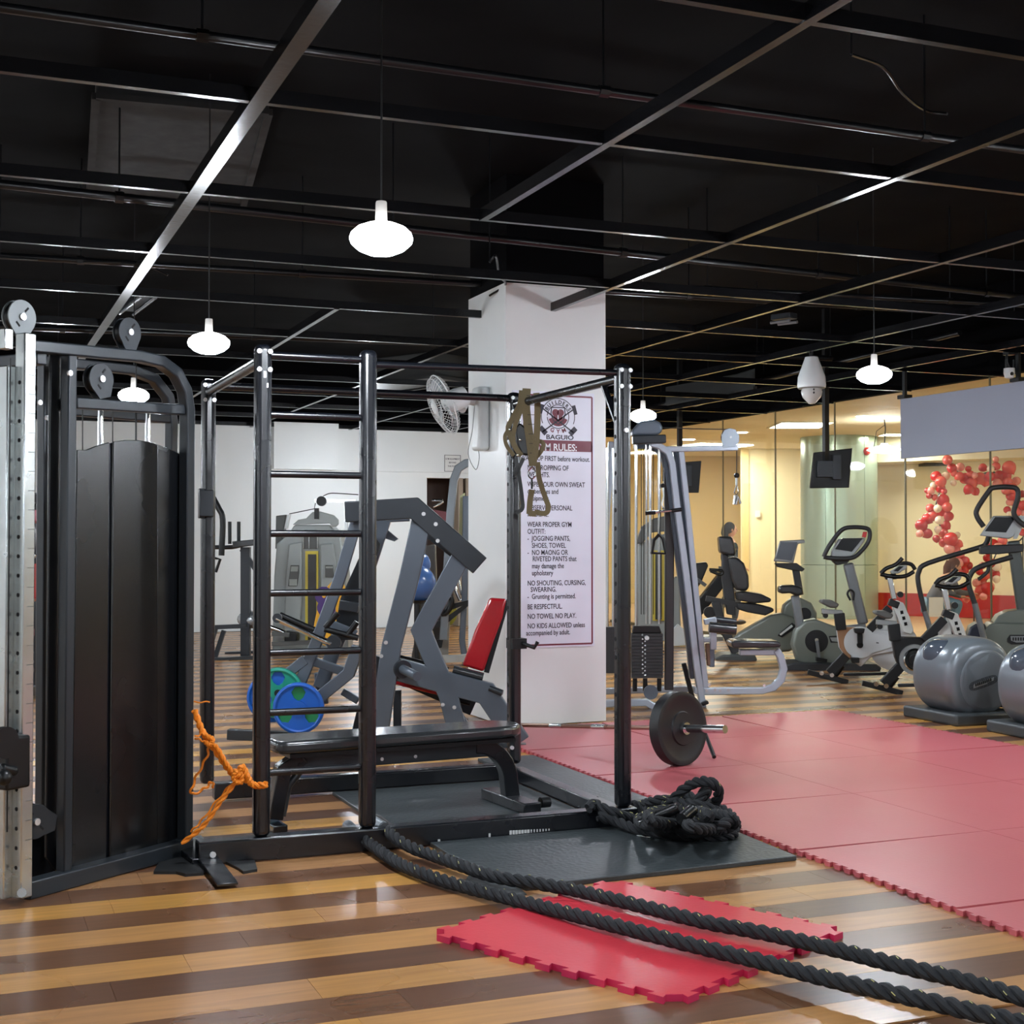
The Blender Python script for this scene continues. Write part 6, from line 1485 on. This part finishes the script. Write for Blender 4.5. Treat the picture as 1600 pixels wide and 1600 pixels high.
# fluorescent battens switched off, a duct and cable loops
def batten(a, b, z, lbl):
    A_, B_ = gr(a[0], a[1], z), gr(b[0], b[1], z); t = thing('tube_light_batten', lbl, 'light', (A_ + B_) / 2)
    MB().beam(A_, B_, .12, .05).build('housing', DARKG, t, bevel=.005)
    s_ = (B_ - A_).normalized().cross(Vector((0, 0, 1))) * .06
    for k in (-1, 1): MB().cyl(A_ + s_ * k - Vector((0, 0, .05)), B_ + s_ * k - Vector((0, 0, .05)), .014, 8).build('tube', mat('unlit_tube', (120, 124, 128), .2), t)
batten((198, 482), (232, 455), 3.5, 'unlit twin tube batten above the dark tower')
batten((150, 512), (172, 500), 3.5, 'unlit short batten above the dark tower pulley')
batten((1210, 497), (1240, 493), 3.4, 'unlit small fitting between the ceiling beams above the dome camera')
def duct(P, z0, h, nm, lbl, m):
    pts = [gr(x, y, z0) for x, y in P]; c = sum(pts, Vector()) / len(pts); t = thing(nm, lbl, 'duct', c)
    MB().prism(pts, (0, 0, h)).build('casing', m, t, bevel=.01)
    e = MB(); n = len(pts)
    for k in range(n): e.beam(pts[k], pts[(k + 1) % n], .05, .04)
    e.build('flange', m, t, kind='stuff')
grd = mat('grey_duct', (54, 56, 56), .45, .2)
duct([(1040, 632), (1150, 614), (1180, 606), (1075, 636)], 3.35, .25, 'air_duct', 'grey perforated duct near the glass wall', grd)
duct([(560, 600), (680, 588), (730, 596), (600, 614)], 3.35, .3, 'air_duct', 'grey duct behind the rack pull-up bar', grd)
duct([(150, 150), (420, 175), (380, 320), (140, 300)], 4.05, .15, 'ceiling_patch', 'slightly paler slab patch above the left ceiling beams', mat('patch_black', (7, 7, 8), .8))
def loop(P, z, lbl):
    t = thing('loose_cable', lbl, 'cable', gr(P[0][0], P[0][1], z)); MB().tube(smoothpath([gr(x, y, z + (k % 2) * .05) for k, (x, y) in enumerate(P)], 5), .009, 6).build('cable', pipem, t)
    q = gr(P[0][0], P[0][1], z); MB().cyl(q, (q.x, q.y, 4.2), .005, 6).build('tie', pipem, t)
loop([(0, 402), (100, 408), (190, 411), (235, 418), (262, 430)], 3.4, 'loose black cable above the dark tower')
loop([(1330, 85), (1380, 105), (1410, 145), (1445, 172), (1480, 178)], 3.7, 'thin loose cable near the top right ceiling bay')
loop([(765, 410), (775, 400), (780, 430), (790, 445), (765, 462)], 3.3, 'loose black cable by the column head')
